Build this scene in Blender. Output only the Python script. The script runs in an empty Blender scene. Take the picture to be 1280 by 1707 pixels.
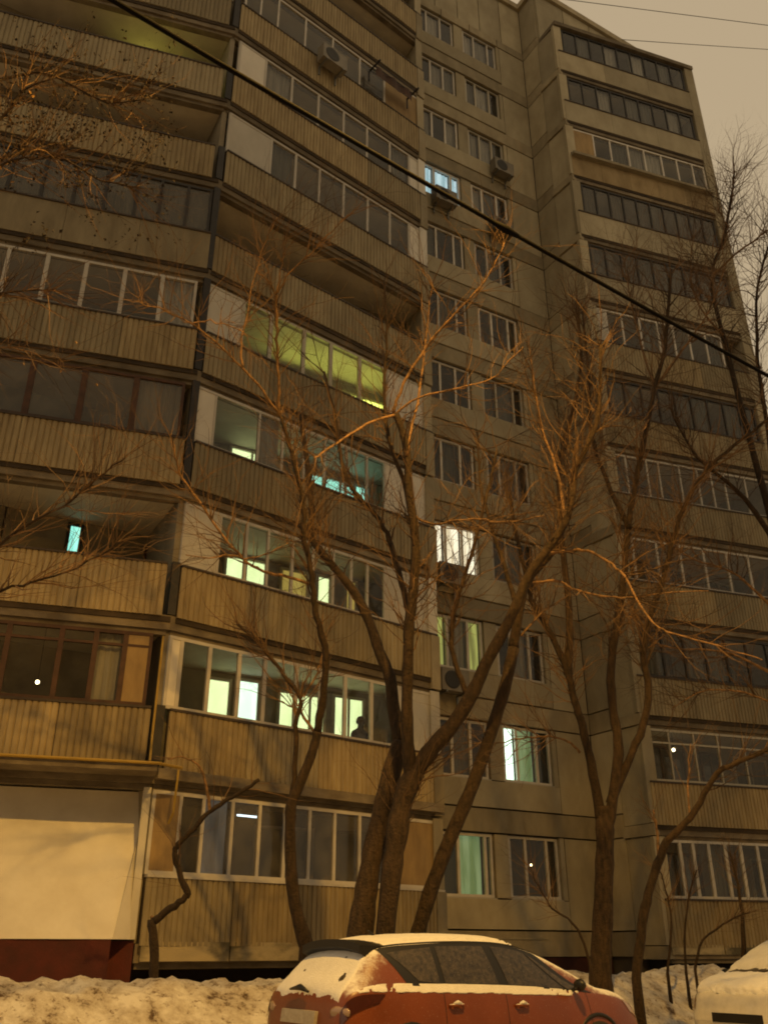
import bpy, math, random
from mathutils import Vector, noise
random.seed(11)
R = math.radians
# ------------------------------------------------------------------ camera, sky, exposure
CZ = 1.40                      # eye height of the photographer
FPX, PITCH, CX, CY = 1500.0, R(26.0), 640.0, 853.5
sc = bpy.context.scene
col = sc.collection
cam_d = bpy.data.cameras.new('camera'); cam = bpy.data.objects.new('camera', cam_d); col.objects.link(cam)
cam.location = (0, 0, CZ); cam.rotation_euler = (R(90) + PITCH, 0, 0)
cam_d.sensor_fit = 'VERTICAL'; cam_d.sensor_height = 36; cam_d.lens = 36 * FPX / 1707; cam_d.clip_end = 3000; cam_d.clip_start = .05
sc.camera = cam
w = bpy.data.worlds.new('World'); sc.world = w; w.use_nodes = True
nt = w.node_tree; nt.nodes.clear()
wo = nt.nodes.new('ShaderNodeOutputWorld'); bg = nt.nodes.new('ShaderNodeBackground')
tc = nt.nodes.new('ShaderNodeTexCoord'); sep = nt.nodes.new('ShaderNodeSeparateXYZ'); rp = nt.nodes.new('ShaderNodeValToRGB')
nz = nt.nodes.new('ShaderNodeTexNoise'); nz.inputs['Scale'].default_value = 2.2; nz.inputs['Detail'].default_value = 3
ma = nt.nodes.new('ShaderNodeMath'); ma.operation = 'MULTIPLY_ADD'; ma.inputs[1].default_value = .22
nt.links.new(tc.outputs['Generated'], sep.inputs[0]); nt.links.new(tc.outputs['Generated'], nz.inputs['Vector'])
nt.links.new(nz.outputs['Fac'], ma.inputs[0]); nt.links.new(sep.outputs['Z'], ma.inputs[2]); nt.links.new(ma.outputs[0], rp.inputs['Fac'])
rp.color_ramp.elements[0].position = .05; rp.color_ramp.elements[0].color = (.56, .432, .262, 1)
rp.color_ramp.elements[1].position = 1.0; rp.color_ramp.elements[1].color = (.47, .362, .228, 1)
nt.links.new(rp.outputs['Color'], bg.inputs['Color']); bg.inputs['Strength'].default_value = 1.0
nt.links.new(bg.outputs[0], wo.inputs[0])
sc.view_settings.view_transform = 'Standard'; sc.view_settings.look = 'None'; sc.view_settings.exposure = .02; sc.view_settings.gamma = 1
sc.render.engine = 'CYCLES'; sc.cycles.use_denoising = True; sc.cycles.max_bounces = 6; sc.cycles.transparent_max_bounces = 10
sc.cycles.caustics_reflective = False; sc.cycles.caustics_refractive = False; sc.cycles.filter_width = 1.9

# ------------------------------------------------------------------ pixel <-> place
def ray(x, y):
    yy = CY - y
    return (x - CX, FPX * math.cos(PITCH) - yy * math.sin(PITCH), FPX * math.sin(PITCH) + yy * math.cos(PITCH))
def at(x, y, Y):
    a, b, c = ray(x, y); t = Y / b
    return Vector((a * t, Y, CZ + c * t))
def proj(p):
    X, Y, Z = p[0], p[1], p[2] - CZ
    d = Y * math.cos(PITCH) + Z * math.sin(PITCH); u = -Y * math.sin(PITCH) + Z * math.cos(PITCH)
    return CX + FPX * X / d, CY - FPX * u / d

# ------------------------------------------------------------------ materials
M = {}
def mat(name, colr, rough=.8, metal=0, var=.0, scale=3.0, col2=None, bump=0, bscale=30, stretch=None, emit=None, estr=0, spec=.4, wave=None):
    m = bpy.data.materials.new(name); m.use_nodes = True; n = m.node_tree; b = n.nodes['Principled BSDF']
    b.inputs['Base Color'].default_value = (*colr, 1); b.inputs['Roughness'].default_value = rough; b.inputs['Metallic'].default_value = metal
    b.inputs['Specular IOR Level'].default_value = spec
    t = n.nodes.new('ShaderNodeTexCoord'); src = t.outputs['Object']
    if stretch:
        mp = n.nodes.new('ShaderNodeMapping'); mp.inputs['Scale'].default_value = stretch; n.links.new(src, mp.inputs['Vector']); src = mp.outputs[0]
    if col2 is not None:
        z = n.nodes.new('ShaderNodeTexNoise'); z.inputs['Scale'].default_value = scale; z.inputs['Detail'].default_value = 6; z.inputs['Roughness'].default_value = .62
        n.links.new(src, z.inputs['Vector'])
        r = n.nodes.new('ShaderNodeValToRGB'); r.color_ramp.elements[0].position = .5 - var; r.color_ramp.elements[1].position = .5 + var
        r.color_ramp.elements[0].color = (*col2, 1); r.color_ramp.elements[1].color = (*colr, 1)
        n.links.new(z.outputs['Fac'], r.inputs['Fac']); last = r.outputs['Color']
        oi = n.nodes.new('ShaderNodeObjectInfo'); hv = n.nodes.new('ShaderNodeHueSaturation')
        mr = n.nodes.new('ShaderNodeMapRange'); mr.inputs['To Min'].default_value = .76; mr.inputs['To Max'].default_value = 1.16
        n.links.new(oi.outputs['Random'], mr.inputs['Value']); n.links.new(mr.outputs[0], hv.inputs['Value']); n.links.new(last, hv.inputs['Color'])
        n.links.new(hv.outputs[0], b.inputs['Base Color'])
    if bump:
        z2 = n.nodes.new('ShaderNodeTexNoise'); z2.inputs['Scale'].default_value = bscale; z2.inputs['Detail'].default_value = 5; n.links.new(t.outputs['Object'], z2.inputs['Vector'])
        bp = n.nodes.new('ShaderNodeBump'); bp.inputs['Strength'].default_value = bump; bp.inputs['Distance'].default_value = .02
        n.links.new(z2.outputs['Fac'], bp.inputs['Height']); n.links.new(bp.outputs[0], b.inputs['Normal'])
    if emit:
        b.inputs['Emission Color'].default_value = (*emit, 1); b.inputs['Emission Strength'].default_value = estr
    M[name] = m; return m
def glow(name, c1, c2, strength, sx=9):
    """a lit curtain or lit room: folds of cloth in front of a lamp"""
    m = bpy.data.materials.new(name); m.use_nodes = True; n = m.node_tree; b = n.nodes['Principled BSDF']
    b.inputs['Base Color'].default_value = (*[x * .6 for x in c1], 1); b.inputs['Roughness'].default_value = .9
    t = n.nodes.new('ShaderNodeTexCoord'); mp = n.nodes.new('ShaderNodeMapping'); mp.inputs['Scale'].default_value = (sx, sx, .7)
    z = n.nodes.new('ShaderNodeTexNoise'); z.inputs['Scale'].default_value = 1.0; z.inputs['Detail'].default_value = 3
    r = n.nodes.new('ShaderNodeValToRGB'); r.color_ramp.elements[0].position = .36; r.color_ramp.elements[1].position = .58
    r.color_ramp.elements[0].color = (*c2, 1); r.color_ramp.elements[1].color = (*c1, 1)
    n.links.new(t.outputs['Object'], mp.inputs[0]); n.links.new(mp.outputs[0], z.inputs['Vector']); n.links.new(z.outputs['Fac'], r.inputs['Fac'])
    n.links.new(r.outputs['Color'], b.inputs['Emission Color']); b.inputs['Emission Strength'].default_value = strength
    M[name] = m; return m
def glass(name, tint=(.9, .9, .88), dust=.03):
    m = bpy.data.materials.new(name); m.use_nodes = True; n = m.node_tree; n.nodes.clear()
    o = n.nodes.new('ShaderNodeOutputMaterial'); g = n.nodes.new('ShaderNodeBsdfGlossy'); g.inputs['Roughness'].default_value = .03
    tr = n.nodes.new('ShaderNodeBsdfTransparent'); tr.inputs['Color'].default_value = (*tint, 1)
    df = n.nodes.new('ShaderNodeBsdfDiffuse'); df.inputs['Color'].default_value = (.45, .42, .36, 1)
    fr = n.nodes.new('ShaderNodeFresnel'); fr.inputs['IOR'].default_value = 1.48
    m1 = n.nodes.new('ShaderNodeMixShader'); m2 = n.nodes.new('ShaderNodeMixShader')
    tcn = n.nodes.new('ShaderNodeTexCoord'); zz = n.nodes.new('ShaderNodeTexNoise'); zz.inputs['Scale'].default_value = 2.5; zz.inputs['Detail'].default_value = 5
    mu = n.nodes.new('ShaderNodeMath'); mu.operation = 'MULTIPLY'; mu.inputs[1].default_value = dust * 2
    n.links.new(tcn.outputs['Object'], zz.inputs['Vector']); n.links.new(zz.outputs['Fac'], mu.inputs[0]); n.links.new(mu.outputs[0], m1.inputs[0])
    n.links.new(tr.outputs[0], m1.inputs[1]); n.links.new(df.outputs[0], m1.inputs[2])
    ge = n.nodes.new('ShaderNodeNewGeometry'); sb = n.nodes.new('ShaderNodeMath'); sb.operation = 'SUBTRACT'; sb.inputs[0].default_value = 1; n.links.new(ge.outputs['Backfacing'], sb.inputs[1])
    fm = n.nodes.new('ShaderNodeMath'); fm.operation = 'MULTIPLY'; n.links.new(fr.outputs[0], fm.inputs[0]); n.links.new(sb.outputs[0], fm.inputs[1]); n.links.new(fm.outputs[0], m2.inputs[0]); n.links.new(m1.outputs[0], m2.inputs[1]); n.links.new(g.outputs[0], m2.inputs[2])
    n.links.new(m2.outputs[0], o.inputs[0]); M[name] = m; return m
mat('panel', (.46, .40, .275), .9, var=.22, scale=1.6, col2=(.31, .26, .17), bump=.35, bscale=45, stretch=(1, 1, .55))
mat('band', (.39, .33, .22), .9, var=.2, scale=2.2, col2=(.25, .205, .13), bump=.35, bscale=45, stretch=(1, 1, .5))
mat('shade_brown', (.075, .052, .032), .95, var=.2, scale=2, col2=(.03, .022, .014))  # shade colour for the slab edge under the parapets
mat('core', (.10, .08, .06), .95)
mat('slab', (.25, .205, .14), .92, var=.18, scale=1.8, col2=(.12, .092, .06), bump=.3, bscale=25, stretch=(1, 1, 2.0))
mat('ceiling', (.72, .66, .54), .9, var=.15, scale=1.2, col2=(.56, .50, .40))
mat('sheet', (.40, .315, .175), .75, var=.24, scale=4.0, col2=(.22, .16, .08), stretch=(1.6, 1.6, .3), bump=.15)
mat('sheet_dull', (.38, .315, .195), .8, var=.24, scale=3.0, col2=(.21, .165, .095), stretch=(1.2, 1.2, .3), bump=.2)
mat('plinth_board', (.40, .33, .20), .85, var=.10, scale=1.3, col2=(.10, .085, .05), stretch=(.7, .7, 1.5), bump=.3)
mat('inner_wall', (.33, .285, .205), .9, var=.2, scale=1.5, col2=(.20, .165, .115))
mat('white_frame', (.66, .62, .55), .55, var=.2, scale=3, col2=(.52, .47, .4))
mat('wood_frame', (.10, .045, .025), .7, var=.2, scale=6, col2=(.05, .025, .015))
mat('dark_frame', (.035, .03, .028), .6, var=.2, scale=6, col2=(.02, .018, .016))
mat('thin_frame', (.42, .38, .3), .5, metal=.2)
mat('tan_board', (.42, .29, .13), .8, var=.2, scale=2, col2=(.26, .17, .08), stretch=(2, 2, .6))
mat('brown_board', (.36, .27, .145), .85, var=.2, scale=2, col2=(.22, .155, .075), stretch=(1, 1, .5))
mat('white_board', (.68, .64, .56), .7, var=.2, scale=1.5, col2=(.52, .48, .41), stretch=(1, 1, .5))
mat('curtain', (.46, .43, .38), .95, var=.12, scale=9, col2=(.28, .26, .23), stretch=(1, 1, .08))
mat('curtain_dull', (.15, .14, .115), .95, var=.12, scale=9, col2=(.08, .075, .06), stretch=(1, 1, .08))
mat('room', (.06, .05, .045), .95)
mat('handrail', (.055, .04, .03), .7)
mat('white_sheet', (.70, .665, .58), .75, var=.24, scale=1.3, col2=(.54, .49, .40), bump=.3, bscale=5)
mat('red_base', (.075, .016, .010), .75, var=.15, scale=3, col2=(.12, .02, .012), bump=.2)
mat('plinth', (.014, .010, .008), .95, var=.2, scale=2, col2=(.02, .015, .012))
mat('red_plinth', (.075, .02, .012), .9, var=.2, scale=2, col2=(.04, .012, .01))
mat('gas_yellow', (.42, .28, .055), .55, var=.2, scale=5, col2=(.42, .26, .03))
mat('ac_case', (.24, .215, .17), .6, var=.2, scale=4, col2=(.16, .14, .11))
mat('ac_dark', (.03, .028, .025), .6)
mat('cable', (.004, .0035, .003), .8, spec=.1)
mat('bark', (.07, .042, .022), .92, var=.2, scale=19, col2=(.018, .012, .007), bump=1.0, bscale=30, stretch=(1, 1, .35))
mat('bark_dark', (.06, .037, .021), .92, var=.24, scale=17, col2=(.018, .012, .008), bump=1.0, bscale=30, stretch=(1, 1, .35))
mat('twig', (.20, .115, .055), .85, var=.12, scale=1.6, col2=(.05, .03, .015))
mat('lamplit_bark', (.30, .17, .078), .85, var=.14, scale=12, col2=(.10, .058, .028), bump=.6)  # young pale bark, with lamplight on the thin limbs put into the colour
mat('leaf_shade', (.018, .011, .006), .9)  # darkened copy of the leaves: silhouette shade put into the colour
mat('leaf', (.55, .30, .06), .5, var=.2, scale=8, col2=(.13, .06, .02))  # brightened copy of the leaves: lamplight put into the colour
mat('metal_grey', (.22, .22, .21), .5, metal=.6)
mat('paint_red', (.19, .047, .012), .36, spec=.5, var=.25, scale=2, col2=(.13, .031, .008))
mat('paint_silver', (.66, .64, .60), .5, var=.2, scale=9, col2=(.55, .53, .49))
mat('black_plastic', (.012, .011, .010), .45)
mat('rubber', (.02, .02, .02), .85)
mat('rim_metal', (.42, .41, .40), .35, metal=.9)
mat('car_glass', (.016, .013, .010), .35, var=.16, scale=22, col2=(.075, .060, .042), spec=.5)
mat('lamp_clear', (.30, .20, .14), .12, spec=.9)
mat('lamp_dark', (.05, .012, .008), .15, spec=.8)
mat('plate', (.55, .5, .42), .7, var=.2, scale=14, col2=(.42, .36, .28), bump=.3)
mat('snow_car', (.80, .80, .80), .75, var=.25, scale=14, col2=(.70, .69, .67), bump=.5, bscale=70)
mat('shirt', (.05, .06, .10), .9); mat('skin', (.35, .22, .16), .6); mat('hair', (.02, .016, .012), .8)
def powder(m, lo=.60, hi=.72, sc_=95, amt=.55):
    n = M[m].node_tree; b = n.nodes['Principled BSDF']; src = b.inputs['Base Color'].links[0].from_socket; t = n.nodes.new('ShaderNodeTexCoord')
    z = n.nodes.new('ShaderNodeTexNoise'); z.inputs['Scale'].default_value = sc_; z.inputs['Detail'].default_value = 4; z.inputs['Roughness'].default_value = .75; n.links.new(t.outputs['Object'], z.inputs['Vector'])
    mr = n.nodes.new('ShaderNodeMapRange'); mr.inputs['From Min'].default_value = lo; mr.inputs['From Max'].default_value = hi; mr.inputs['To Max'].default_value = amt; n.links.new(z.outputs['Fac'], mr.inputs['Value'])
    mx = n.nodes.new('ShaderNodeMix'); mx.data_type = 'RGBA'; mx.inputs[7].default_value = (.75, .74, .72, 1); n.links.new(mr.outputs[0], mx.inputs[0]); n.links.new(src, mx.inputs[6]); n.links.new(mx.outputs[2], b.inputs['Base Color'])
powder('paint_red', .60, .78, 60, .35); powder('car_glass', .58, .76, 75, .28)
def dusting(m, lo, hi, rag):
    '''powder snow caught where the panel faces up'''
    n = M[m].node_tree; b = n.nodes['Principled BSDF']; src = b.inputs['Base Color'].links[0].from_socket; g = n.nodes.new('ShaderNodeNewGeometry'); sp = n.nodes.new('ShaderNodeSeparateXYZ'); n.links.new(g.outputs['Normal'], sp.inputs[0])
    t = n.nodes.new('ShaderNodeTexCoord'); z = n.nodes.new('ShaderNodeTexNoise'); z.inputs['Scale'].default_value = 16; z.inputs['Detail'].default_value = 8; z.inputs['Roughness'].default_value = .8; n.links.new(t.outputs['Object'], z.inputs['Vector'])
    ad = n.nodes.new('ShaderNodeMath'); ad.operation = 'MULTIPLY_ADD'; ad.inputs[1].default_value = rag; n.links.new(z.outputs['Fac'], ad.inputs[0]); n.links.new(sp.outputs['Z'], ad.inputs[2])
    mr = n.nodes.new('ShaderNodeMapRange'); mr.interpolation_type = 'SMOOTHSTEP'; mr.inputs['From Min'].default_value = lo + rag * .5; mr.inputs['From Max'].default_value = hi + rag * .5; n.links.new(ad.outputs[0], mr.inputs['Value'])
    mx = n.nodes.new('ShaderNodeMix'); mx.data_type = 'RGBA'; mx.inputs[7].default_value = (.72, .71, .69, 1); n.links.new(mr.outputs[0], mx.inputs[0]); n.links.new(src, mx.inputs[6]); n.links.new(mx.outputs[2], b.inputs['Base Color'])
    ro = n.nodes.new('ShaderNodeMapRange'); ro.inputs['To Min'].default_value = .36; ro.inputs['To Max'].default_value = .85; n.links.new(mr.outputs[0], ro.inputs['Value']); n.links.new(ro.outputs[0], b.inputs['Roughness'])
dusting('paint_red', .52, .80, .60)
glass('glass'); glass('glass_dusty', (.75, .72, .66), .11)
glow('lit_white', (.76, .90, .48), (.62, .75, .37), 2.2, 3)
glow('lit_cold', (.78, 1.0, .80), (.60, .86, .68), 2.6, 4)
glow('lit_teal', (.34, .85, .70), (.20, .60, .52), 2.0, 4)
glow('lit_blue', (.62, .85, .95), (.30, .50, .58), .95, 7)
glow('lit_lace', (1.0, .93, .72), (.62, .52, .34), 1.35, 9)
glow('lit_amber', (.70, .52, .12), (.48, .34, .07), .8, 5)
glow('lit_lime', (.72, .80, .16), (.55, .62, .10), 5.0, 3)
glow('lit_lime_soft', (.52, .55, .14), (.17, .18, .05), .8, 7)
glow('lit_yellow', (.62, .55, .10), (.5, .44, .08), 7.0, 3)
glow('lit_green', (.18, .38, .17), (.07, .16, .06), .30, 5)
glow('lit_green_pale', (.42, .60, .30), (.16, .30, .12), .42, 5)
glow('lit_haze', (.42, .45, .46), (.12, .12, .12), .20, 2)
glow('bulb_warm', (1, .82, .45), (1, .82, .45), 9, 1)
glow('glint_cold', (.6, .8, 1), (.6, .8, 1), 5, 1)
glow('luminaire_lens', (1, .58, .2), (1, .58, .2), 40, 1)

# ------------------------------------------------------------------ mesh helpers
ORG = [Vector((0, 0, 0))]
def link(o, parent=None):
    col.objects.link(o)
    if parent is not None: o.parent = parent
    return o
def tag(o, label=None, cat=None, group=None, kind=None):
    if label: o['label'] = label
    if cat: o['category'] = cat
    if group: o['group'] = group
    if kind: o['kind'] = kind
    return o
def thing(name, label, cat, loc, group=None):
    o = bpy.data.objects.new(name, None); o.location = loc; o.empty_display_size = .2; link(o); tag(o, label, cat, group); ORG[0] = Vector(loc); return o
class MB:
    def __init__(s): s.v = []; s.f = []
    def add(s, vs, fs):
        b = len(s.v); s.v += [tuple(p) for p in vs]; s.f += [tuple(i + b for i in f) for f in fs]; return s
    def hexa(s, p):      # 4 bottom ccw, 4 top
        return s.add(p, [(3, 2, 1, 0), (4, 5, 6, 7), (0, 1, 5, 4), (1, 2, 6, 5), (2, 3, 7, 6), (3, 0, 4, 7)])
    def prism(s, poly, z0, z1):
        n = len(poly)
        a = sum(poly[i][0] * poly[(i + 1) % n][1] - poly[(i + 1) % n][0] * poly[i][1] for i in range(n))
        if a < 0: poly = poly[::-1]
        vs = [(p[0], p[1], z0) for p in poly] + [(p[0], p[1], z1) for p in poly]
        return s.add(vs, [tuple(range(n))[::-1], tuple(range(n, 2 * n))] + [(i, (i + 1) % n, n + (i + 1) % n, n + i) for i in range(n)])
    def tube(s, pts, rad, sides=6, cap=True):
        pts = [Vector(p) for p in pts]; n = len(pts)
        if isinstance(rad, (int, float)): rad = [rad] * n
        t0 = (pts[1] - pts[0]).normalized(); up = Vector((0, 0, 1)) if abs(t0.z) < .9 else Vector((1, 0, 0))
        nx = t0.cross(up).normalized(); vs = []; fs = []
        for i in range(n):
            t = (pts[min(i + 1, n - 1)] - pts[max(i - 1, 0)])
            if t.length < 1e-7: t = t0.copy()
            t.normalize(); nx = (nx - t * nx.dot(t))
            if nx.length < 1e-6: nx = t.orthogonal()
            nx.normalize(); ny = t.cross(nx)
            for k in range(sides):
                a = 2 * math.pi * k / sides; vs.append(pts[i] + (nx * math.cos(a) + ny * math.sin(a)) * rad[i])
        for i in range(n - 1):
            for k in range(sides):
                k2 = (k + 1) % sides; fs.append((i * sides + k, i * sides + k2, (i + 1) * sides + k2, (i + 1) * sides + k))
        if cap: fs += [tuple(range(sides))[::-1], tuple((n - 1) * sides + k for k in range(sides))]
        return s.add(vs, fs)
    def build(s, name, m, parent=None, smooth=False, org=None):
        o0 = ORG[0] if org is None else org
        me = bpy.data.meshes.new(name); me.from_pydata([(x - o0.x, y - o0.y, z - o0.z) for x, y, z in s.v], [], s.f); me.materials.append(M[m])
        if smooth: me.polygons.foreach_set('use_smooth', [True] * len(me.polygons))
        me.update(); o = bpy.data.objects.new(name, me)
        if parent is None: o.location = o0
        return link(o, parent)
class Seg:
    """a stretch of facade: t runs along it, o sticks out of it"""
    def __init__(s, P, Q):
        s.P = Vector((P[0], P[1])); s.Q = Vector((Q[0], Q[1])); d = s.Q - s.P; s.L = d.length; s.u = d / s.L; s.n = Vector((s.u.y, -s.u.x))
    def pt(s, t, o=0): return s.P + s.u * t + s.n * o
    def p3(s, t, o, z): q = s.pt(t, o); return Vector((q.x, q.y, z))
    def box(s, mb, t0, t1, o0, o1, z0, z1):
        a, b, c, d = s.pt(t0, o1), s.pt(t1, o1), s.pt(t1, o0), s.pt(t0, o0)
        return mb.hexa([(a.x, a.y, z0), (b.x, b.y, z0), (c.x, c.y, z0), (d.x, d.y, z0), (a.x, a.y, z1), (b.x, b.y, z1), (c.x, c.y, z1), (d.x, d.y, z1)])
    def tpx(s, x, z):       # where along the stretch a sight line meets it
        lo, hi = -6.0, s.L + 6.0
        for _ in range(40):
            m = (lo + hi) / 2
            if proj(s.p3(m, 0, z))[0] < x: lo = m
            else: hi = m
        return (lo + hi) / 2
    def hit(s, x, y, o=0):
        a, b, c = ray(x, y); P = s.pt(0, o); k = (P.x * s.n.x + P.y * s.n.y) / (a * s.n.x + b * s.n.y)
        q = Vector((a * k, b * k)); return (q - P).dot(s.u), CZ + c * k

# ------------------------------------------------------------------ ground
HD = (math.cos(R(34.5)), math.sin(R(34.5))); RC = (-.38, 9.8)
def acr(x, y): return -(x - RC[0]) * HD[1] + (y - RC[1]) * HD[0]
def smooth(a, b, x):
    t = max(0, min(1, (x - a) / (b - a))); return t * t * (3 - 2 * t)
def gz(x, y):
    v = acr(x, y)
    n1 = noise.noise((x * .55, y * .55, 3.1)); n2 = noise.noise((x * 1.7, y * 1.7, 7.7)); n3 = noise.noise((x * 5.1, y * 5.1, 1.3)); n4 = noise.noise((x * 12, y * 12, 4.4))
    b = smooth(1.75 + .25 * n1, 3.5, v); far = smooth(12, 5, v)
    lowr = smooth(4.2, 5.4, v)
    ridge = math.exp(-((v - 3.4) / .9) ** 2)
    z = .04 + .97 * b - .22 * lowr + ridge * (.01 + .08 * n1)
    z += .15 * b * smooth(-3.2, -5.5, x)
    return z + (.035 + .10 * b) * n1 * .6 + (.02 + .11 * b) * n2 + (.012 + .075 * b) * n3 + .036 * n4 * b
def build_ground():
    # one sheet: fine where the bank is seen, coarse to the horizon
    def axis(lo, hi, st, far):
        a = []; x = lo
        while x <= hi + 1e-6: a.append(x); x += st
        d = st; x = hi; e = []
        while x < far: d *= 1.6; x += d; e.append(x)
        d = st; x = lo; g = []
        while x > -far: d *= 1.6; x -= d; g.append(x)
        return g[::-1] + a + e
    xs = axis(-9.5, 12.5, .085, 900); ys = axis(8.0, 21.0, .085, 900)
    vs = []
    for y in ys:
        for x in xs: vs.append((x, y, gz(x, y)))
    nx = len(xs); fs = [(j * nx + i, j * nx + i + 1, (j + 1) * nx + i + 1, (j + 1) * nx + i) for j in range(len(ys) - 1) for i in range(nx - 1)]
    m = bpy.data.materials.new('snow'); m.use_nodes = True; n = m.node_tree; b = n.nodes['Principled BSDF']; b.inputs['Roughness'].default_value = .8
    b.inputs['Specular IOR Level'].default_value = .25
    t = n.nodes.new('ShaderNodeTexCoord')
    def nz_(sc_, det=6, ro=.6):
        z = n.nodes.new('ShaderNodeTexNoise'); z.inputs['Scale'].default_value = sc_; z.inputs['Detail'].default_value = det; z.inputs['Roughness'].default_value = ro
        n.links.new(t.outputs['Object'], z.inputs['Vector']); return z
    z1 = nz_(2.7, 9, .74); r1 = n.nodes.new('ShaderNodeValToRGB')
    e = r1.color_ramp.elements; e[0].position = .36; e[0].color = (.11, .072, .045, 1); e[1].position = .60; e[1].color = (.66, .63, .585, 1)
    k = r1.color_ramp.elements.new(.43); k.color = (.42, .37, .31, 1)
    z2 = nz_(9, 5, .7); r2 = n.nodes.new('ShaderNodeValToRGB'); e = r2.color_ramp.elements; e[0].position = .33; e[0].color = (.30, .22, .15, 1); e[1].position = .45; e[1].color = (1, 1, 1, 1)
    mx = n.nodes.new('ShaderNodeMix'); mx.data_type = 'RGBA'; mx.blend_type = 'MULTIPLY'; mx.inputs[0].default_value = 1
    n.links.new(z1.outputs['Fac'], r1.inputs[0]); n.links.new(z2.outputs['Fac'], r2.inputs[0]); n.links.new(r1.outputs[0], mx.inputs[6]); n.links.new(r2.outputs[0], mx.inputs[7]); n.links.new(mx.outputs[2], b.inputs['Base Color'])
    z3 = nz_(22, 6, .65); bp = n.nodes.new('ShaderNodeBump'); bp.inputs['Strength'].default_value = .7; bp.inputs['Distance'].default_value = .03
    n.links.new(z3.outputs['Fac'], bp.inputs['Height']); n.links.new(bp.outputs[0], b.inputs['Normal']); M['snow'] = m
    ORG[0] = Vector((0, 0, 0)); mb = MB(); mb.add(vs, fs); o = mb.build('snowy_ground', 'snow', smooth=True)
    tag(o, 'trampled dirty snow bank and snowy verge in front of the building', kind='structure')
build_ground()

# ------------------------------------------------------------------ the apartment building
ST = 2.7
def S(k): return CZ + 1.1 + ST * (k - 1)          # sill height of storey k
WU = Vector((math.cos(R(30)), math.sin(R(30)))); WN = Vector((WU.y, -WU.x))
PA = Vector((-3.88, 15.58)); AU = Vector((.957, .29)).normalized(); BU = Vector((.768, .64)).normalized()
segA = Seg(PA - AU * 6.2, PA); segB = Seg(PA, PA + BU * 6.6)
C0 = Vector((1.3, 22.2)); CL = 4.97; segC = Seg(C0, C0 + WU * CL)
PD0 = Vector((6.6, 23.1)); segD = Seg(PD0, PD0 + Vector((.947, .32)).normalized() * 5.85)
BW = 1.0                                            # loggia wall stands this far in front of the recessed bay
def back(p, off=BW):                                # foot of a point on the loggia wall
    d = (Vector(p) - C0).dot(WN) - off
    return Vector(p) - WN * d
wallAB = Seg(back(segA.P), back(segB.Q)); wallD = Seg(back(segD.P), back(segD.Q))
ROOF = CZ + 35.6
bld = thing('apartment_building', 'tall panel apartment block with slanted balconies and some lit windows', 'building', (0, 22, 0))

def core():
    mb = MB(); c = C0 - WN * .95
    l = lambda p, o: back(p, o)
    poly = [l(segA.P, BW - .1), l(segB.Q, BW - .1), l(segB.Q, -.95), C0 + WU * (CL + .1) - WN * .95, C0 + WU * (CL + .1) + WN * (BW - .1), l(segD.Q, BW - .1), l(segD.Q, -13), l(segA.P, -13)]
    mb.prism([(p.x, p.y) for p in poly], .2, ROOF - .3); mb.build('wall', 'core', bld)
    mb = MB(); e = .12
    poly = [l(segA.P, BW + e), l(segB.Q + WU * e, BW + e), l(segB.Q + WU * e, e), C0 + WU * (CL - e) + WN * e, C0 + WU * (CL - e) + WN * (BW + e), l(segD.Q, BW + e), l(segD.Q, -13), l(segA.P, -13)]
    mb.prism([(p.x, p.y) for p in poly], ROOF - .3, ROOF); mb.build('roof', 'band', bld)
core()

def panel(seg, t0, t1, z0, z1, m='panel', th=.1, o=0, parent=None, name='wall_panel', g=.018):
    mb = MB(); seg.box(mb, t0 + g, t1 - g, o - th, o, z0 + g, z1 - g); return mb.build(name, m, parent or bld)

def window(seg, t0, t1, z0, z1, cuts, frame='white_frame', o=0, parent=None, name='window', gl='glass', behind=None, transom=None, fw=.06, sill=True, mw=.05):
    """frame with mullions, each pane its own sub-part"""
    mb = MB(); d0, d1 = o - .07, o
    xs = [t0] + list(cuts) + [t1]
    seg.box(mb, t0, t1, d0, d1, z0, z0 + fw); seg.box(mb, t0, t1, d0, d1, z1 - fw, z1)
    for i, x in enumerate(xs):
        a = x if i == 0 else x - (fw if i == len(xs) - 1 else mw / 2); b = x + (fw if i == 0 else 0 if i == len(xs) - 1 else mw / 2)
        seg.box(mb, a, b, d0 + .003, d1 - .003, z0 + fw, z1 - fw)
    if transom: seg.box(mb, t0 + fw, t1 - fw, d0 + .006, d1 - .006, z0 + transom, z0 + transom + .045)
    f = mb.build(name, frame, parent or bld)
    for i in range(len(xs) - 1):
        a, b = xs[i] + mw / 2, xs[i + 1] - mw / 2
        if b - a < .05: continue
        kind = behind[i] if behind and i < len(behind) else None
        mb = MB()
        if kind and kind.startswith('='):          # boarded bay
            seg.box(mb, a, b, d0 + .02, d1 - .012, z0 + fw, z1 - fw); mb.build('blank_board', kind[1:], f); continue
        seg.box(mb, a, b, d0 + .03, d0 + .036, z0 + fw, z1 - fw); mb.build('pane', gl, f)
        if kind:
            n_ = max(3, int((b - a) / .045)); vs = []; fs = []
            for q in range(n_ + 1):
                p = seg.pt(a + (b - a) * q / n_, d0 - .08 + .018 * math.sin(q * 1.9 + i)); vs += [(p.x, p.y, z0 + .02), (p.x, p.y, z1 - .02)]
            fs = [(2 * q, 2 * q + 2, 2 * q + 3, 2 * q + 1) for q in range(n_)]
            MB().add(vs, fs).build('curtain', kind, f)
    if sill:
        mb = MB(); seg.box(mb, t0 - .03, t1 + .03, d0, d1 + .07, z0 - .035, z0); mb.build('sill', 'thin_frame', f)
    return f

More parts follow.
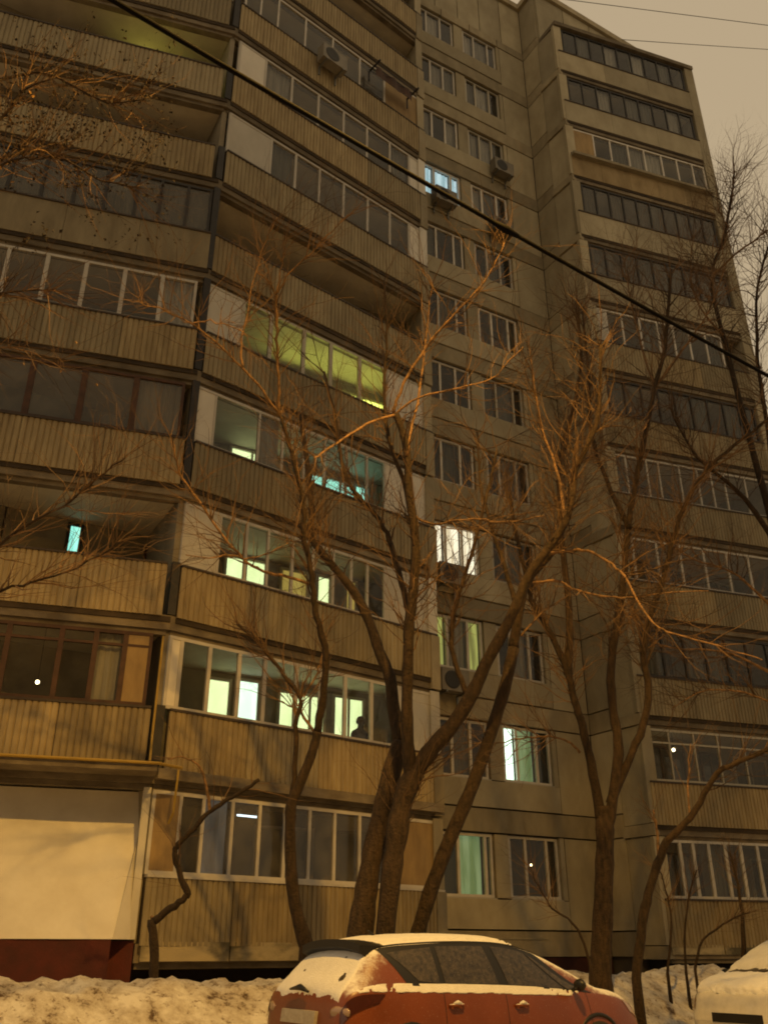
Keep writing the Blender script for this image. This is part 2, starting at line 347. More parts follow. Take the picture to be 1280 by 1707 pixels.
def corrugated(seg, t0, t1, z0, z1, o, m, parent, pitch=.105, dep=.02, name='parapet_panel'):
    n = max(2, int(round((t1 - t0) / pitch))); ts = []; st = (t1 - t0) / n
    for i in range(n):
        a = t0 + i * st; ts += [(a, 0), (a + st * .16, dep), (a + st * .78, dep), (a + st * .94, 0)]
    ts.append((t1, 0)); vs = []; N = len(ts)
    wv = random.uniform(-.008, .008)
    for (t, d) in ts:
        p = seg.pt(t, o + d + wv * math.sin(t * 3)); vs += [(p.x, p.y, z0), (p.x, p.y, z1)]
    for (t, d) in ts:
        p = seg.pt(t, o - .015); vs += [(p.x, p.y, z0), (p.x, p.y, z1)]
    fs = [(2 * i, 2 * i + 2, 2 * i + 3, 2 * i + 1) for i in range(N - 1)] + [(2 * N + 2 * i + 1, 2 * N + 2 * i + 3, 2 * N + 2 * i + 2, 2 * N + 2 * i) for i in range(N - 1)]
    fs += [(2 * i + 1, 2 * i + 3, 2 * N + 2 * i + 3, 2 * N + 2 * i + 1) for i in range(N - 1)] + [(2 * i, 2 * N + 2 * i, 2 * N + 2 * i + 2, 2 * i + 2) for i in range(N - 1)]
    return MB().add(vs, fs).build(name, m, parent)

def balcony(seg, k, sheet='sheet', glaz=None, bounds=None, types=None, px=True, transom=None, ribs=True, gl='glass', sheets=3, gapL=0, gapR=0, label=None, ph=.92, rail='handrail', mw=.05, top=None, shade=True):
    s = S(k); pf, qf = seg.pt(0, 0), seg.pt(seg.L, 0)
    pb, qb = back(pf), back(qf)
    mb = MB(); mb.prism([(pf.x, pf.y), (qf.x, qf.y), (qb.x, qb.y), (pb.x, pb.y)], s - 1.27, s - 1.0)
    b = mb.build('balcony', 'slab', bld)
    if label: b['label'] = label
    cp = [pf - seg.n * .24, qf - seg.n * .24, qb, pb]
    mb = MB(); mb.prism([(q.x, q.y) for q in cp], s - 1.283, s - 1.273); mb.build('ceiling', 'ceiling', b)
    # lower lip under the slab
    mb = MB(); seg.box(mb, .05, seg.L - .05, -.22, -.06, s - 1.36, s - 1.273); mb.build('slab_lip', 'slab', b)
    t0, t1 = gapL, seg.L - gapR
    cuts = [t0 + (t1 - t0) * i / sheets for i in range(sheets + 1)]
    for i in range(sheets):
        a, c = cuts[i] + .004, cuts[i + 1] - .004
        if ribs: corrugated(seg, a, c, s - 1.03, s - .03, .035, random.choice([sheet, sheet, 'sheet', 'sheet_dull']), b, dep=.02)
        else:
            mb = MB(); seg.box(mb, a, c, -.03, .045, s - 1.03, s - .03); mb.build('parapet_panel', sheet, b)
    mb = MB(); seg.box(mb, t0, t1, -.06, .075, s - .03, s + .012); mb.build('handrail', rail, b)
    for i in range(sheets + 1):
        mb = MB(); seg.box(mb, max(t0, cuts[i] - .03), min(t1, cuts[i] + .03), -.05, .0, s - 1.0, s - .03); mb.build('post', 'handrail', b)
    if shade:
        mb = MB(); seg.box(mb, t0, t1 + gapR, -.02, .028, s - 1.13, s - 1.032); mb.build('shade_strip', 'shade_brown', b)  # dark strip painted in for the shade on the slab edge
    if glaz:
        z = s + .7
        if px: bs = [seg.tpx(x, z) if not isinstance(x, str) else float(x) for x in bounds]
        else: bs = [seg.L * x for x in bounds]
        bs = [max(.03, min(seg.L - .03, x)) for x in bs]
        window(seg, bs[0], bs[-1], s + .015, s + (top or 1.335), bs[1:-1], glaz, o=0, parent=b, name='glazing', gl=gl, behind=types, transom=transom, sill=False, mw=mw)
    return b

# loggia walls, one panel per storey, and the windows in them
NB, ND = 12, 12
for k in range(1, 13):
    for wl, segs in ((wallAB, None), (wallD, None)):
        nseg = 4 if wl is wallAB else 2
        for i in range(nseg):
            panel(wl, wl.L * i / nseg, wl.L * (i + 1) / nseg, S(k) - 1.0, S(k) + 1.43, 'inner_wall', th=.09)
def lit(wl, k, x0, x1, ytop, m, cuts=1, frame='white_frame', zb=None):
    t0, zt = wl.hit(x0, ytop); t1, _ = wl.hit(x1, ytop)
    zt = min(zt, S(k) + 1.40)
    f = window(wl, t0, t1, S(k) - .15 if zb is None else S(k) + zb, zt, [t0 + (t1 - t0) * (i + 1) / (cuts + 1) for i in range(cuts)], frame, o=.075, name='balcony_window', gl='glass', sill=False)
    mb = MB(); wl.box(mb, t0 + .03, t1 - .03, .012, .03, (S(k) - .15 if zb is None else S(k) + zb) + .03, zt - .03); mb.build('lit_room', m, f)
lit(wallAB, 2, 343, 386, 1128, 'lit_white', 0); lit(wallAB, 2, 391, 434, 1130, 'lit_cold', 0); lit(wallAB, 2, 462, 542, 1150, 'lit_white', 2); lit(wallAB, 2, 553, 606, 1158, 'lit_white', 1)
lit(wallAB, 3, 374, 446, 924, 'lit_white', 1); lit(wallAB, 3, 466, 514, 946, 'lit_amber', 0); lit(wallAB, 3, 526, 551, 958, 'lit_white', 0); lit(wallAB, 3, 573, 594, 966, 'lit_amber', 0)
lit(wallAB, 4, 383, 458, 738, 'lit_white', 1); lit(wallAB, 4, 515, 615, 788, 'lit_teal', 3)
lit(wallAB, 5, 440, 640, 612, 'lit_lime', 4)
lit(wallAB, 3, 114, 141, 872, 'lit_teal', 0, 'dark_frame')
lit(wallAB, 8, 225, 275, 58, 'lit_yellow', 0, 'dark_frame')
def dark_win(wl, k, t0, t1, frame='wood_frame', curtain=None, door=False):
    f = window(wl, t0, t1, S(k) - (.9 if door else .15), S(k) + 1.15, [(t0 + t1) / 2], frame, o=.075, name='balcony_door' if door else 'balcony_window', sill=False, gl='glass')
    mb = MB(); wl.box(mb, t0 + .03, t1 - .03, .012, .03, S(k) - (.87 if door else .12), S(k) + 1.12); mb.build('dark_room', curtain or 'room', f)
tA = lambda x, k: wallAB.tpx(x, S(k) + .5)
for k in (3, 7, 8): dark_win(wallAB, k, tA(235, k), tA(285, k), door=True)
for k in (6, 10, 11):
    dark_win(wallAB, k, tA(450, k), tA(560, k), 'white_frame'); dark_win(wallAB, k, tA(590, k), tA(640, k), 'wood_frame', door=True)
for k in (1, 7, 8, 9):
    dark_win(wallAB, k, tA(420, k), tA(520, k), 'white_frame', 'curtain_dull'); dark_win(wallAB, k, tA(560, k), tA(640, k), 'wood_frame')
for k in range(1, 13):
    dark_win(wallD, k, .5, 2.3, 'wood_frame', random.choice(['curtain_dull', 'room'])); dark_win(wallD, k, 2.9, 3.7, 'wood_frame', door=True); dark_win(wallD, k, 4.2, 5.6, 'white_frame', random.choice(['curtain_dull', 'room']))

# ---- left bay, above the white enclosure
WB, TB = '=white_board', '=tan_board'
balcony(segA, 2, 'sheet', 'wood_frame', [-300, -200, -110, 8, 97, 155, 205, 250], [None, None, None, None, None, 'curtain', TB], transom=1.04, gapR=.16, sheets=4, label='ribbed tan balcony with dark red wooden glazing', mw=.09)
balcony(segA, 3, 'sheet', None, gapR=.16, sheets=4)
balcony(segA, 4, 'sheet', 'wood_frame', [-300, -190, -80, 50, 137, 224, 305], [None, None, None, None, None, 'curtain'], gl='glass_dusty', gapR=.10, sheets=4, mw=.12)
balcony(segA, 5, 'sheet_dull', 'white_frame', [-300, -200, -120, -60, 10, 75, 140, 205, 268, 326], [None] * 8 + ['curtain'], gapR=.10, sheets=4, mw=.085, top=1.30)
balcony(segA, 6, 'sheet_dull', 'dark_frame', [-200, -120, -50, 20, 75, 128, 178, 228, 268, 312, 352], ['curtain_dull'] * 10, gl='glass_dusty', gapR=.04, sheets=4, ribs=False, mw=.07)
balcony(segA, 7, 'sheet', None, gapR=.16, sheets=4)
balcony(segA, 8, 'sheet_dull', None, gapR=.16, sheets=4)
for k in (9, 10): balcony(segA, k, 'sheet_dull', 'white_frame', [.1, .25, .4, .55, .7, .85, .98], px=False, gapR=.16)
# ---- slanting middle bay
balcony(segB, 1, 'sheet', 'white_frame', [236, 298, 337, 386, 432, 475, 516, 558, 600, 664, 760], [TB, None, 'lit_haze', None, None, None, None, None, None, TB], gl='glass_dusty', gapL=.05, sheets=4, mw=.06, rail='white_frame')
balcony(segB, 2, 'sheet', 'white_frame', [268, 300, 348, 398, 441, 494, 535, 576, 620, 664, 760], [WB] + [None] * 8 + [WB], gapL=.16, sheets=4, mw=.075, label='ribbed tan balcony with white glazing and brightly lit rooms behind')
balcony(segB, 3, 'sheet_dull', 'white_frame', [306, 366, 411, 447, 488, 522, 556, 586, 613, 642, 760], [WB] + [None] * 8 + [WB], gapL=.10, sheets=4, mw=.055)
balcony(segB, 4, 'sheet_dull', 'white_frame', [322, 358, 432, 472, 508, 542, 578, 612, 642, 760], [WB, None, 'curtain'] + [None] * 5 + [WB], gapL=.10, sheets=4)
balcony(segB, 5, 'sheet_dull', 'thin_frame', [338, 405, 452, 507, 552, 600, 645, 760], [WB, None, None, None, None, None, WB], gapL=.10, sheets=4, mw=.09, label='balcony whose ceiling glows yellow green')
balcony(segB, 6, 'sheet_dull', None, gapL=.06, sheets=4)
balcony(segB, 7, 'sheet_dull', 'white_frame', [381, 452, 493, 533, 573, 613, 650, 682, 760], [WB, 'curtain_dull', None, None, None, None, None, WB], gapL=.12, sheets=3, mw=.065)
balcony(segB, 8, 'sheet', 'white_frame', [398, 443, 487, 531, 573, 612, 650, 682, 760], [WB, 'curtain', None, None, None, None, 'curtain_dull', WB], gapL=.10, sheets=3, mw=.065)
balcony(segB, 9, 'sheet', 'white_frame', [411, 437, 465, 510, 555, 600, 641, 760], [None] * 6 + [TB], gapL=.10, sheets=3)
balcony(segB, 10, 'sheet', None, gapL=.10, sheets=3)
balcony(segB, 11, 'sheet', None, gapL=.10, sheets=3)
balcony(segB, 12, 'sheet', 'white_frame', [.05, .2, .4, .6, .8, .95], px=False, gapL=.10, sheets=3)
for sg, ks in ((segB, range(1, 13)), (segA, range(1, 13))):
    pass
for k in range(1, 13):
    # the wall that divides the two bays, its dark edge showing at the corner
    a = back(PA); mb = MB(); pw = Seg(PA, a); pw.box(mb, .10, pw.L, -.06, .06, S(k) - .99, S(k) + 1.42); mb.build('partition', 'inner_wall', bld)
    if k == 1: mb = MB()
    else: mb = MB(); pw.box(mb, -.02, .08, -.075, .075, S(k) - .99, S(k) + (.05 if k in (2, 7, 8, 3) else 1.42)); mb.v and mb.build('corner_post', 'dark_frame', bld)
    # light end screen of the middle bay
    e = segB.Q; eb = back(e, .0); es = Seg(e, eb)
    mb = MB(); es.box(mb, .0, es.L, -.13, -.01, S(k) - .99, S(k) + 1.40); mb.build('end_screen', 'panel', bld)
    mb = MB(); sg = Seg(e - BU * .24, e + BU * .02); sg.box(mb, 0, sg.L, .004, .04, S(k) + .02, S(k) + 1.38); mb.build('end_screen', 'white_board' if k in (2, 3, 7, 8) else 'panel', bld)
    mb = MB(); sg.box(mb, .03, sg.L + .03, -.45, .068, S(k) - 1.27, S(k) - .03); mb.build('end_block', 'band', bld)
# ground storey of the middle bay: boards below the ribbed sheet, then a dark gap
for i in range(4):
    mb = MB(); segB.box(mb, .08 + 1.62 * i, .08 + 1.62 * (i + 1) - .03, -.03, .05, S(1) - 1.25, S(1) - .97); mb.build('plinth_board', 'plinth_board', bld)
mb = MB(); segB.box(mb, 0, segB.L, -1.1, -.75, .1, S(1) - 1.28); mb.build('plinth', 'plinth', bld)
# ---- recessed bay with windows
WIN = [(-.05, 1.58), (2.02, 3.60)]
litC = {(9, 0): ['lit_blue', 'lit_blue', 'lit_blue'], (4, 0): ['lit_lace', 'lit_lace', 'lit_lace'], (3, 0): ['lit_lime_soft', 'curtain', 'lit_lime_soft'], (2, 1): ['lit_cold', 'lit_green_pale', None], (1, 0): [None, 'lit_green_pale', None], (2, 0): [None, 'curtain_dull', None],
        (12, 0): [None, 'curtain', None], (12, 1): ['curtain', 'curtain', None], (11, 0): [None, 'curtain', 'curtain_dull'], (11, 1): ['curtain_dull', 'curtain', None], (10, 0): ['curtain', None, 'curtain'], (10, 1): ['curtain', 'curtain', 'curtain_dull'],
        (3, 1): [None, 'curtain', None], (9, 1): ['curtain', 'curtain_dull', None]}
for k in range(1, 13):
    s = S(k)
    panel(segC, -.3, 3.72, s - .67, s, 'panel', o=.05)
    panel(segC, 1.58, 2.02, s, s + 1.46, 'panel', o=-.03)
    panel(segC, 3.60, 3.74, s, s + 1.46, 'panel', o=-.01, g=.004); panel(segC, -.3, -.05, s, s + 1.46, 'panel', o=-.01)
    panel(segC, 3.74, CL, s - .67, s + 1.46, 'panel', o=.0)
    panel(segC, -.3, CL, s - 1.24, s - .67, 'band', o=.02)
    for j, (a, b) in enumerate(WIN):
        f1, f2 = random.choice([(.30, .70), (.34, .76), (.26, .64), (.33, .67)])
        if (k, j) == (1, 0): f1, f2 = .38, .86
        bh = litC.get((k, j), [random.choice([None, None, 'curtain_dull']) for _ in range(3)])
        wn = window(segC, a + .02, b - .02, s + .02, s + 1.44, [a + (b - a) * f1, a + (b - a) * f2], random.choice(['white_frame', 'white_frame', 'thin_frame']) if k > 1 else 'white_frame', o=-.08, behind=bh, mw=.075, fw=.065)
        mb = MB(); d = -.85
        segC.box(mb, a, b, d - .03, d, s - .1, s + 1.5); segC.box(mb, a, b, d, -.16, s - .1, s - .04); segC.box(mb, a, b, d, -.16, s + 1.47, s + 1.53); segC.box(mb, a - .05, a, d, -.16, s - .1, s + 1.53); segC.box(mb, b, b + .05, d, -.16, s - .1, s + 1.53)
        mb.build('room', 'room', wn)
    if k == 1:
        mb = MB(); segC.box(mb, -.3, CL, -.4, .0, CZ - .9, s - 1.24); mb.build('plinth', 'red_plinth', bld)
        mb = MB(); segC.box(mb, .0, 3.0, -.05, .04, CZ + .28, s - .86); mb.build('wall_panel', 'panel', bld)
z0 = S(12) + 1.46
for i in range(4): panel(segC, -.3 + i * 1.3175, -.3 + (i + 1) * 1.3175, z0, z0 + .42, 'band', o=.02)
for i in range(5): panel(segC, -.3 + i * 1.054, -.3 + (i + 1) * 1.054, z0 + .42, ROOF - .3, 'panel', o=0)
# ---- return wall of the right bay
RW = Seg(C0 + WU * CL, C0 + WU * CL + WN * .92)
for k in range(1, 13):
    s = S(k)
    panel(RW, .0, .92, s - .67, s + 1.46, 'panel'); panel(RW, .0, .92, s - 1.24, s - .67, 'band')
    sc_ = Seg(RW.Q, segD.P); mb = MB(); sc_.box(mb, .01, sc_.L - .10, -.08, .01, s - .98, s + 1.40); mb.build('end_screen', 'panel', bld)
    mb = MB(); sc_.box(mb, -.02, sc_.L + .03, -.1, .07, s - 1.27, s - 1.0); mb.build('slab_end', 'band', bld)
    mb = MB(); segD.box(mb, -.10, .22, -.12, .03, s - .98, s + 1.40); mb.build('end_screen', 'panel', bld)
panel(RW, .0, .92, S(12) + 1.46, S(12) + 1.9, 'band'); panel(RW, .0, .92, S(12) + 1.9, ROOF - .3, 'panel')
for i in range(4): panel(wallD, wallD.L * i / 4, wallD.L * (i + 1) / 4, S(12) + 1.46, ROOF - .3, 'panel')
for i in range(6): panel(wallAB, wallAB.L * i / 6, wallAB.L * (i + 1) / 6, S(12) + 1.46, ROOF - .3, 'panel')
# ---- right bay
def dcell(n, a=.045, b=.985): return [a + (b - a) * i / n for i in range(n + 1)]
rnd = lambda n, opts: [random.choice(opts) for _ in range(n)]
balcony(segD, 1, 'sheet', 'white_frame', [1082, 1105, 1138, 1160, 1186, 1214, 1240, 1268, 1310, 1360, 1400], rnd(10, [None, None, 'curtain_dull']), sheets=4, mw=.08)
balcony(segD, 2, 'sheet', 'thin_frame', [1076, 1118, 1160, 1200, 1243, 1290, 1340, 1390], None, sheets=4, mw=.035, transom=.95, label='ribbed balcony with thin pale glazing bars and a lamp inside')
balcony(segD, 3, 'sheet_dull', 'dark_frame', dcell(8), rnd(8, [None, 'curtain_dull']), px=False, sheets=4)
balcony(segD, 4, 'sheet_dull', 'white_frame', [1030, 1057, 1097, 1136, 1176, 1215, 1251, 1290, 1330], None, sheets=4, mw=.07)
balcony(segD, 5, 'sheet_dull', 'white_frame', [1005, 1022, 1045, 1080, 1100, 1135, 1165, 1188, 1210, 1245, 1290], rnd(10, [None, None, 'curtain_dull']), sheets=4, mw=.05)
balcony(segD, 6, 'sheet_dull', 'dark_frame', dcell(9), rnd(9, [None, None, 'curtain_dull']), px=False, sheets=4)
balcony(segD, 7, 'sheet_dull', 'white_frame', [985, 1012, 1038, 1068, 1098, 1124, 1150, 1178, 1205], ['=white_board', None, None, 'curtain_dull', None, None, None, 'curtain_dull'], sheets=3, mw=.06)
balcony(segD, 8, 'panel', 'dark_frame', dcell(9), ['curtain_dull'] * 9, px=False, sheets=3, ribs=False, gl='glass_dusty')
balcony(segD, 9, 'panel', 'dark_frame', dcell(10), rnd(10, ['curtain_dull', 'curtain_dull', None]), px=False, sheets=3, ribs=False, gl='glass_dusty')
balcony(segD, 10, 'brown_board', 'white_frame', [955, 990, 1018, 1048, 1075, 1104, 1130, 1156, 1178], [TB, None, 'curtain_dull', 'curtain', 'curtain', None, None, None], sheets=5, ribs=False, mw=.055, label='balcony with stained brown parapet under a ledge')
mb = MB(); segD.box(mb, .0, segD.L, .03, .22, S(10) - .16, S(10) - .05); mb.build('ledge', 'band', bld)
balcony(segD, 11, 'panel', 'dark_frame', dcell(9), [None, None, 'curtain', None, 'curtain_dull', 'curtain_dull', None, 'curtain', None], px=False, sheets=3, ribs=False)
balcony(segD, 12, 'panel', 'dark_frame', dcell(9), [None, 'curtain_dull', None, 'curtain', None, 'curtain', None, 'curtain_dull', None], px=False, sheets=3, ribs=False)
for k in range(1, 13):
    mb = MB(); segD.box(mb, segD.L + .01, segD.L + .40, -.5, .04, S(k) - 1.27, S(k) + 1.425); mb.build('end_screen', 'panel', bld)
    dw = Seg(segD.pt(segD.L, -.1), back(segD.pt(segD.L, -.1))); mb = MB(); dw.box(mb, 0, dw.L + .1, -.01, .12, S(k) - 1.0, S(k) + 1.60); mb.build('end_wall', 'inner_wall', bld)
pf, qf = segD.pt(-.05, .1), segD.pt(segD.L + .4, .1); pb, qb = back(pf), back(qf)
mb = MB(); mb.prism([(pf.x, pf.y), (qf.x, qf.y), (qb.x, qb.y), (pb.x, pb.y)], S(12) + 1.43, S(12) + 1.62); mb.build('balcony_roof', 'slab', bld)
pf, qf = segA.pt(0, .05), segB.pt(segB.L, .05); pa = PA + Vector((0, -.06)); pb, qb = back(pf), back(qf)
mb = MB(); mb.prism([(pf.x, pf.y), (pa.x, pa.y), (qf.x, qf.y), (qb.x, qb.y), (pb.x, pb.y)], S(12) + 1.43, S(12) + 1.62); mb.build('balcony_roof', 'slab', bld)
for i in range(4):
    mb = MB(); segD.box(mb, .02 + 1.46 * i, .02 + 1.46 * (i + 1) - .03, -.03, .05, S(1) - 1.18, S(1) - .97); mb.build('plinth_board', 'plinth_board', bld)
mb = MB(); segD.box(mb, 0, segD.L, -.9, -.3, .1, S(1) - 1.28); mb.build('plinth', 'plinth', bld)
# ---- white enclosure under the left bay
def enclosure():
    zt, zb, z0 = S(1) + 1.36, CZ + .16, .4
    # base, dark red, standing a little forward
    mb = MB(); segA.box(mb, 0, segA.L - .38, -.9, .36, z0, zb); mb.build('base', 'red_base', bld)
    mb = MB(); segA.box(mb, segA.L - .379, segA.L - .02, -.9, -.02, z0, zb - .02); mb.build('base', 'red_base', bld)
    # the white front leans out towards its foot
    L = segA.L; vs = []; n, m_ = 30, 14
    for j in range(m_ + 1):
        f = j / m_; z = zb + (zt - zb) * f
        for i in range(n + 1):
            t = (L - .36 + .34 * f) * i / n; o = .38 * (1 - f) - .55 * f + .018 * noise.noise((t * .9, z * .8, 2)) + .01 * noise.noise((t * 3, z * 2, 5))
            p = segA.pt(t, o); vs.append((p.x, p.y, z))
    fs = [(j * (n + 1) + i, j * (n + 1) + i + 1, (j + 1) * (n + 1) + i + 1, (j + 1) * (n + 1) + i) for j in range(m_) for i in range(n)]
    MB().add(vs, fs).build('white_front', 'white_sheet', bld, True)
    a0, a1 = segA.pt(L - .36, .375), segA.pt(L - .02, -.345); b0 = segA.pt(L - .02, -.35); c0 = segA.pt(L - .06, .0)
    mb = MB(); mb.add([(a0.x, a0.y, zb), (c0.x, c0.y, zb), (a1.x, a1.y, zt), (segA.pt(L - .02, -.5).x, segA.pt(L - .02, -.5).y, zb), (segA.pt(L - .02, -.5).x, segA.pt(L - .02, -.5).y, zt)], [(0, 1, 2), (1, 3, 4, 2)])
    mb.build('white_side', 'white_sheet', bld)
    q = segA.pt(L - .03, .0); r_ = Seg(segA.pt(L - .13, .03), segA.pt(L - .01, .03)); mb = MB(); r_.box(mb, 0, r_.L, -.3, 0, zb, zt); mb.build('corner_strip', 'white_sheet', bld)
    # projecting canopy over it
    mb = MB(); segA.box(mb, 0, L + .02, .03, .60, S(2) - 1.17, S(2) - 1.03); mb.build('canopy', 'slab', bld)
enclosure()
mb = MB(); segB.box(mb, .02, segB.L, .0, .13, S(2) - 1.2, S(2) - 1.03); mb.build('canopy', 'slab', bld)

# ---- pipes on the face
def pipe(pts, r, m, label):
    ORG[0] = Vector(pts[0]); o = MB().tube(pts, r, 8).build('gas_pipe', m); tag(o, label, 'pipe', 'yellow gas pipes on the facade')
tp = segA.L - .10
pipe([segA.p3(tp, .16, S(2) + 1.25), segA.p3(tp, .16, S(2) - .5), segA.p3(tp, .30, S(2) - .95), segA.p3(tp, .30, S(2) - 1.0)], .022, 'gas_yellow', 'yellow upright gas pipe in front of the tan balcony above the white enclosure')
pipe([segA.p3(0, .64, S(2) - 1.05), segA.p3(segA.L + .02, .64, S(2) - 1.05), segB.p3(.25, .5, S(2) - 1.06)], .026, 'gas_yellow', 'long level gas pipe along the ledge over the white enclosure')
pipe([segB.p3(.32, .26, S(2) - 1.05), segB.p3(.30, .26, S(2) - 1.75), segB.p3(.30, .12, S(2) - 1.9)], .02, 'gas_yellow', 'short hanging gas pipe beside the ground floor tan board')

# ------------------------------------------------------------------ things on the facade
def ac_unit(seg, x, y, label, o=.05, wd=.82, turn=False):
    t, z = seg.hit(x, y, o + .3)
    r = thing('air_conditioner', label, 'air conditioner', seg.p3(t, o, z - .3), 'air conditioners on the facade')
    mb = MB(); seg.box(mb, t - wd / 2, t + wd / 2, o + .10, o + .40, z - .28, z + .28); mb.build('casing', 'ac_case', r)
    c = seg.p3(t - wd * .12, o + .405, z); mb = MB(); vs = []; n = 20
    for rr, oo in ((.235, 0), (.20, .012), (.05, .006)):
        for i in range(n):
            a = 2 * math.pi * i / n; p = seg.p3(t - wd * .12 + rr * math.cos(a), o + .402 + oo, z + rr * math.sin(a)); vs.append(p)
    fs = [(q * n + i, q * n + (i + 1) % n, (q + 1) * n + (i + 1) % n, (q + 1) * n + i) for q in range(2) for i in range(n)] + [tuple(2 * n + i for i in range(n))]
    mb.add(vs, fs); mb.build('fan_grille', 'ac_dark', r)
    for s_ in (-1, 1):
        mb = MB(); seg.box(mb, t + s_ * .28 - .02, t + s_ * .28 + .02, o, o + .42, z - .33, z - .285); seg.box(mb, t + s_ * .28 - .02, t + s_ * .28 + .02, o, o + .04, z - .6, z - .33); mb.build('bracket', 'metal_grey', r)
ac_unit(segC, 742, 328, 'air conditioner under the pale blue lit window')
ac_unit(segC, 838, 280, 'air conditioner under the upper window nearest the inner corner, above the thick cable')
ac_unit(segC, 836, 378, 'dark air conditioner touching the thick cable below the inner corner window')
ac_unit(segC, 752, 958, 'air conditioner with round fan under the white lace curtained window')
ac_unit(segC, 756, 1135, 'air conditioner under the yellow green lit window')
ac_unit(segB, 556, 98, 'air conditioner hung on the ribbed parapet of an upper slanted balcony', o=.06)
def clothes_rack():
    t, z = segB.hit(655, 135, .3); r = thing('drying_rack', 'dark clothes drying rack hung outside an upper open balcony', 'drying rack', segB.p3(t, .08, z))
    for s_ in (-.75, .75):
        mb = MB(); segB.box(mb, t + s_ - .02, t + s_ + .02, .07, .62, z - .02, z + .02); segB.box(mb, t + s_ - .02, t + s_ + .02, .07, .10, z - .4, z - .02); mb.build('arm', 'dark_frame', r)
    for i in range(5):
        mb = MB(); segB.box(mb, t - .8, t + .8, .15 + .1 * i, .165 + .1 * i, z - .01, z + .01); mb.build('bar', 'dark_frame', r)
    mb = MB(); n = 16; vs = []
    for i in range(n + 1):
        p = segB.pt(t - .7 + 1.4 * i / n, .35 + .03 * math.sin(i)); vs += [(p.x, p.y, z + .03), (p.x, p.y, z - .34 - .05 * math.sin(i * .9))]
    mb.add(vs, [(2 * i, 2 * i + 1, 2 * i + 3, 2 * i + 2) for i in range(n)]); mb.build('hanging_cloth', 'wood_frame', r)
clothes_rack()
def pendant(x, y, seg, o, k, label, m='bulb_warm', r=.036, dome=None):
    t, z = seg.hit(x, y, o); top = S(k) + 1.42
    e = thing('pendant_lamp', label, 'lamp', seg.p3(t, o, top))
    MB().tube([seg.p3(t, o, top), seg.p3(t, o, z + .06)], .006, 5).build('cord', 'cable', e)
    mb = MB(); n = 10; vs = []; c = seg.p3(t, o, z)
    for j in range(7):
        a = math.pi * j / 6
        for i in range(n): b = 2 * math.pi * i / n; vs.append(c + Vector((math.sin(a) * math.cos(b), math.sin(a) * math.sin(b), math.cos(a))) * r)
    mb.add(vs, [(j * n + i, j * n + (i + 1) % n, (j + 1) * n + (i + 1) % n, (j + 1) * n + i) for j in range(6) for i in range(n)]); mb.build('bulb', m, e, True)
pendant(63, 1137, segA, -.45, 2, 'bare warm bulb glowing behind the dark red glazing')
pendant(1122, 1250, segD, -.5, 2, 'bright bulb glowing behind the thin pale glazing bars', r=.045)
pendant(885, 1442, segC, -.5, 1, 'tiny bright bulb inside the dark ground floor window', r=.028)
def window_glint():  # added glowing tube stands in for a bluish reflection in the glass
    t, z = segB.hit(408, 1360, -.6); t2, _ = segB.hit(432, 1362, -.6); e = thing('glint_tube', 'glowing tube added behind the ground floor balcony glass as a cold reflection', 'lamp', segB.p3(t, -.6, S(1) + 1.42))
    MB().tube([segB.p3(t - .16, -.6, z), segB.p3(t2, -.6, z)], .018, 8).build('tube', 'glint_cold', e)
    mb = MB()
    for q in (t - .1, t2 - .05): segB.box(mb, q - .008, q + .008, -.608, -.592, z, S(1) + 1.42)
    mb.build('hanger', 'thin_frame', e)
window_glint()
